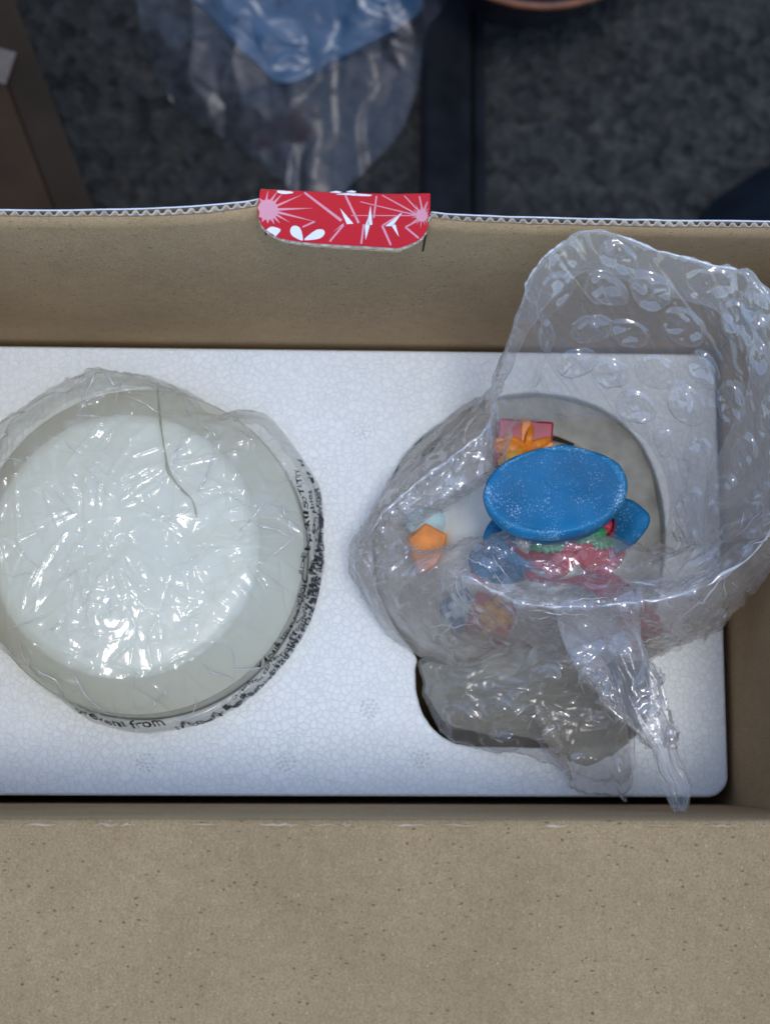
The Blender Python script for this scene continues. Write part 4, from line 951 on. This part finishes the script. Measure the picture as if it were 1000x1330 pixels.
slab('flap', a2, b2, 0.0225, 0.20, -0.3035, -0.3005, M_CARTON, cart)
tp = P(2, 85, -0.30); v, f = box_vf(-0.03, 0.0065, -0.011, 0.010, 0, 0.0012)
R_ = Matrix.Translation(Vector((tp[0], tp[1], -0.3003))) @ Matrix.Rotation(math.radians(-15), 4, 'Z'); adopt(obj('tape', [R_ @ Vector(q) for q in v], f, M_TAPE), cart)
# blue packet
pk = [(235, -60), (600, -60), (545, 15), (470, 58), (375, 106), (330, 78), (285, 30)]
pkt = tag(empty('blue_packet', Vector(gz(400, 0))), 'flat blue packet with a pointed corner under clear film on the dark ground', 'packet')
t0 = catmull([gz(x, y, GZ + 0.012) for x, y in pk], 90); cc = gz(420, -10, GZ + 0.02)
Gk = np.zeros((90, 54, 3)); tk = np.concatenate([np.linspace(0.02, 1, 50), [1.01, 1.0, 0.97, 0.9]]); zk = np.concatenate([0.012 + 0.010 * (1 - np.linspace(0.02, 1, 50) ** 3), [0.008, 0.004, 0.002, 0.001]])
Gk[..., :2] = cc[:2] + (t0[:, None, :2] - cc[:2]) * tk[None, :, None]; Gk[..., 2] = GZ + zk
Gk[..., 2] += (0.007 * tri(Gk[..., 0], Gk[..., 1], 0.04, 701, 0.5) + 0.003 * tri(Gk[..., 0], Gk[..., 1], 0.015, 704, 0.5)) * np.clip((1.0 - tk) * 8, 0, 1) * (zk > 0.011)
adopt(grid_obj('pack', Gk, M_PACKET, None, wrap=True), pkt)
# clear bag round it
M_LOOSE = film('loose_film', 0.022, (0.90, 0.92, 0.95), 0.36, 0.04, (0.30, 0.36, 0.60))
kb = [(190, -60), (610, -60), (585, 40), (545, 110), (520, 170), (470, 225), (430, 262), (380, 250), (340, 215), (290, 180), (230, 140), (200, 90), (182, 20)]
t0 = catmull([gz(x, y, GZ + 0.004) for x, y in kb], 220); cc = gz(380, 70, GZ + 0.004); tk = np.linspace(0.01, 1, 90)
Gl = np.zeros((220, 90, 3)); Gl[..., :2] = cc[:2] + (t0[:, None, :2] - cc[:2]) * tk[None, :, None]; x_, y_ = Gl[..., 0], Gl[..., 1]
Gl[..., 2] = GZ + 0.006 + 0.024 * (1 - tk[None, :] ** 2) + np.clip(tk * 6, 0, 1) * (0.006 * tri(x_, y_, 0.06, 711, 0.6) + 0.0028 * tri(x_ * 1.3, y_ * 0.8, 0.024, 714, 0.6) + 0.0006 * tri(x_, y_, 0.010, 717, 0.5))
Gl[..., 2] = np.maximum(Gl[..., 2], GZ + 0.002)
tag(grid_obj('clear_bag', Gl, M_LOOSE, None, wrap=True), 'crumpled clear plastic bag lying over the blue packet on the dark ground', 'plastic bag')
# dark board
bd = tag(empty('board', Vector(gz(578, 150))), 'narrow dark board lying on the ground beside the blue packet', 'board')
v = [gz(x, y, z) for z in (GZ + 0.001, GZ + 0.016) for x, y in ((547, 400), (612, 400), (612, -60), (547, -60))]
adopt(bevel(obj('plank', v, [(0, 3, 2, 1), (4, 5, 6, 7), (0, 1, 5, 4), (1, 2, 6, 5), (2, 3, 7, 6), (3, 0, 4, 7)], M_BOARD), 0.007, 4), bd)
v = [gz(x, y, z) for z in (GZ + 0.001, GZ + 0.010) for x, y in ((614, 400), (632, 400), (628, -60), (614, -60))]
adopt(bevel(obj('edge_strip', v, [(0, 3, 2, 1), (4, 5, 6, 7), (0, 1, 5, 4), (1, 2, 6, 5), (2, 3, 7, 6), (3, 0, 4, 7)], M_BOARD), 0.004, 3), bd)
# round pot
pcn = P(700, -163, GZ + 0.09); ps = (CC[2] - GZ - 0.09) / F
pot = tag(empty('pot', (pcn[0], pcn[1], GZ)), 'round dark pot with an orange-brown rim at the top edge behind the board', 'pot')
R0 = 204 * ps
adopt(lathe('wall', [(R0 * 0.7, GZ + 0.001), (R0 * 0.8, GZ + 0.04), (R0 * 0.93, GZ + 0.085), (R0 * 0.99, GZ + 0.088)], pcn, M_POT, 72), pot)
adopt(lathe('rim', [(R0 * 0.985, GZ + 0.0875), (R0, GZ + 0.090), (R0 * 0.985, GZ + 0.0925), (R0 * 0.955, GZ + 0.0915)], pcn, M_TERRA, 72), pot)
adopt(lathe('bowl', [(R0 * 0.955, GZ + 0.0912), (R0 * 0.85, GZ + 0.06), (R0 * 0.6, GZ + 0.03), (0.0005, GZ + 0.025)], pcn, M_POT, 72), pot)
# dark cloth bundle
tb = [(905, 300), (925, 262), (960, 236), (1010, 208), (1080, 200), (1080, 420), (900, 420)]
t0 = catmull([gz(x, y, GZ + 0.01) for x, y in tb], 80); cc = gz(1000, 310, GZ + 0.01); tk = np.concatenate([np.linspace(0.02, 1, 20), [1.0]])
Gc = np.zeros((80, 21, 3)); Gc[..., :2] = cc[:2] + (t0[:, None, :2] - cc[:2]) * tk[None, :, None]; Gc[..., 2] = GZ + 0.004 + 0.022 * (1 - tk ** 3)[None, :] + 0.004 * tri(Gc[..., 0], Gc[..., 1], 0.04, 801, 0.5) * (1 - tk)[None, :]; Gc[:, -1, 2] = GZ + 0.001
tag(grid_obj('cloth_bundle', Gc, M_TARP, None, wrap=True), 'dark blue cloth bundle on the ground at the right behind the box', 'cloth')
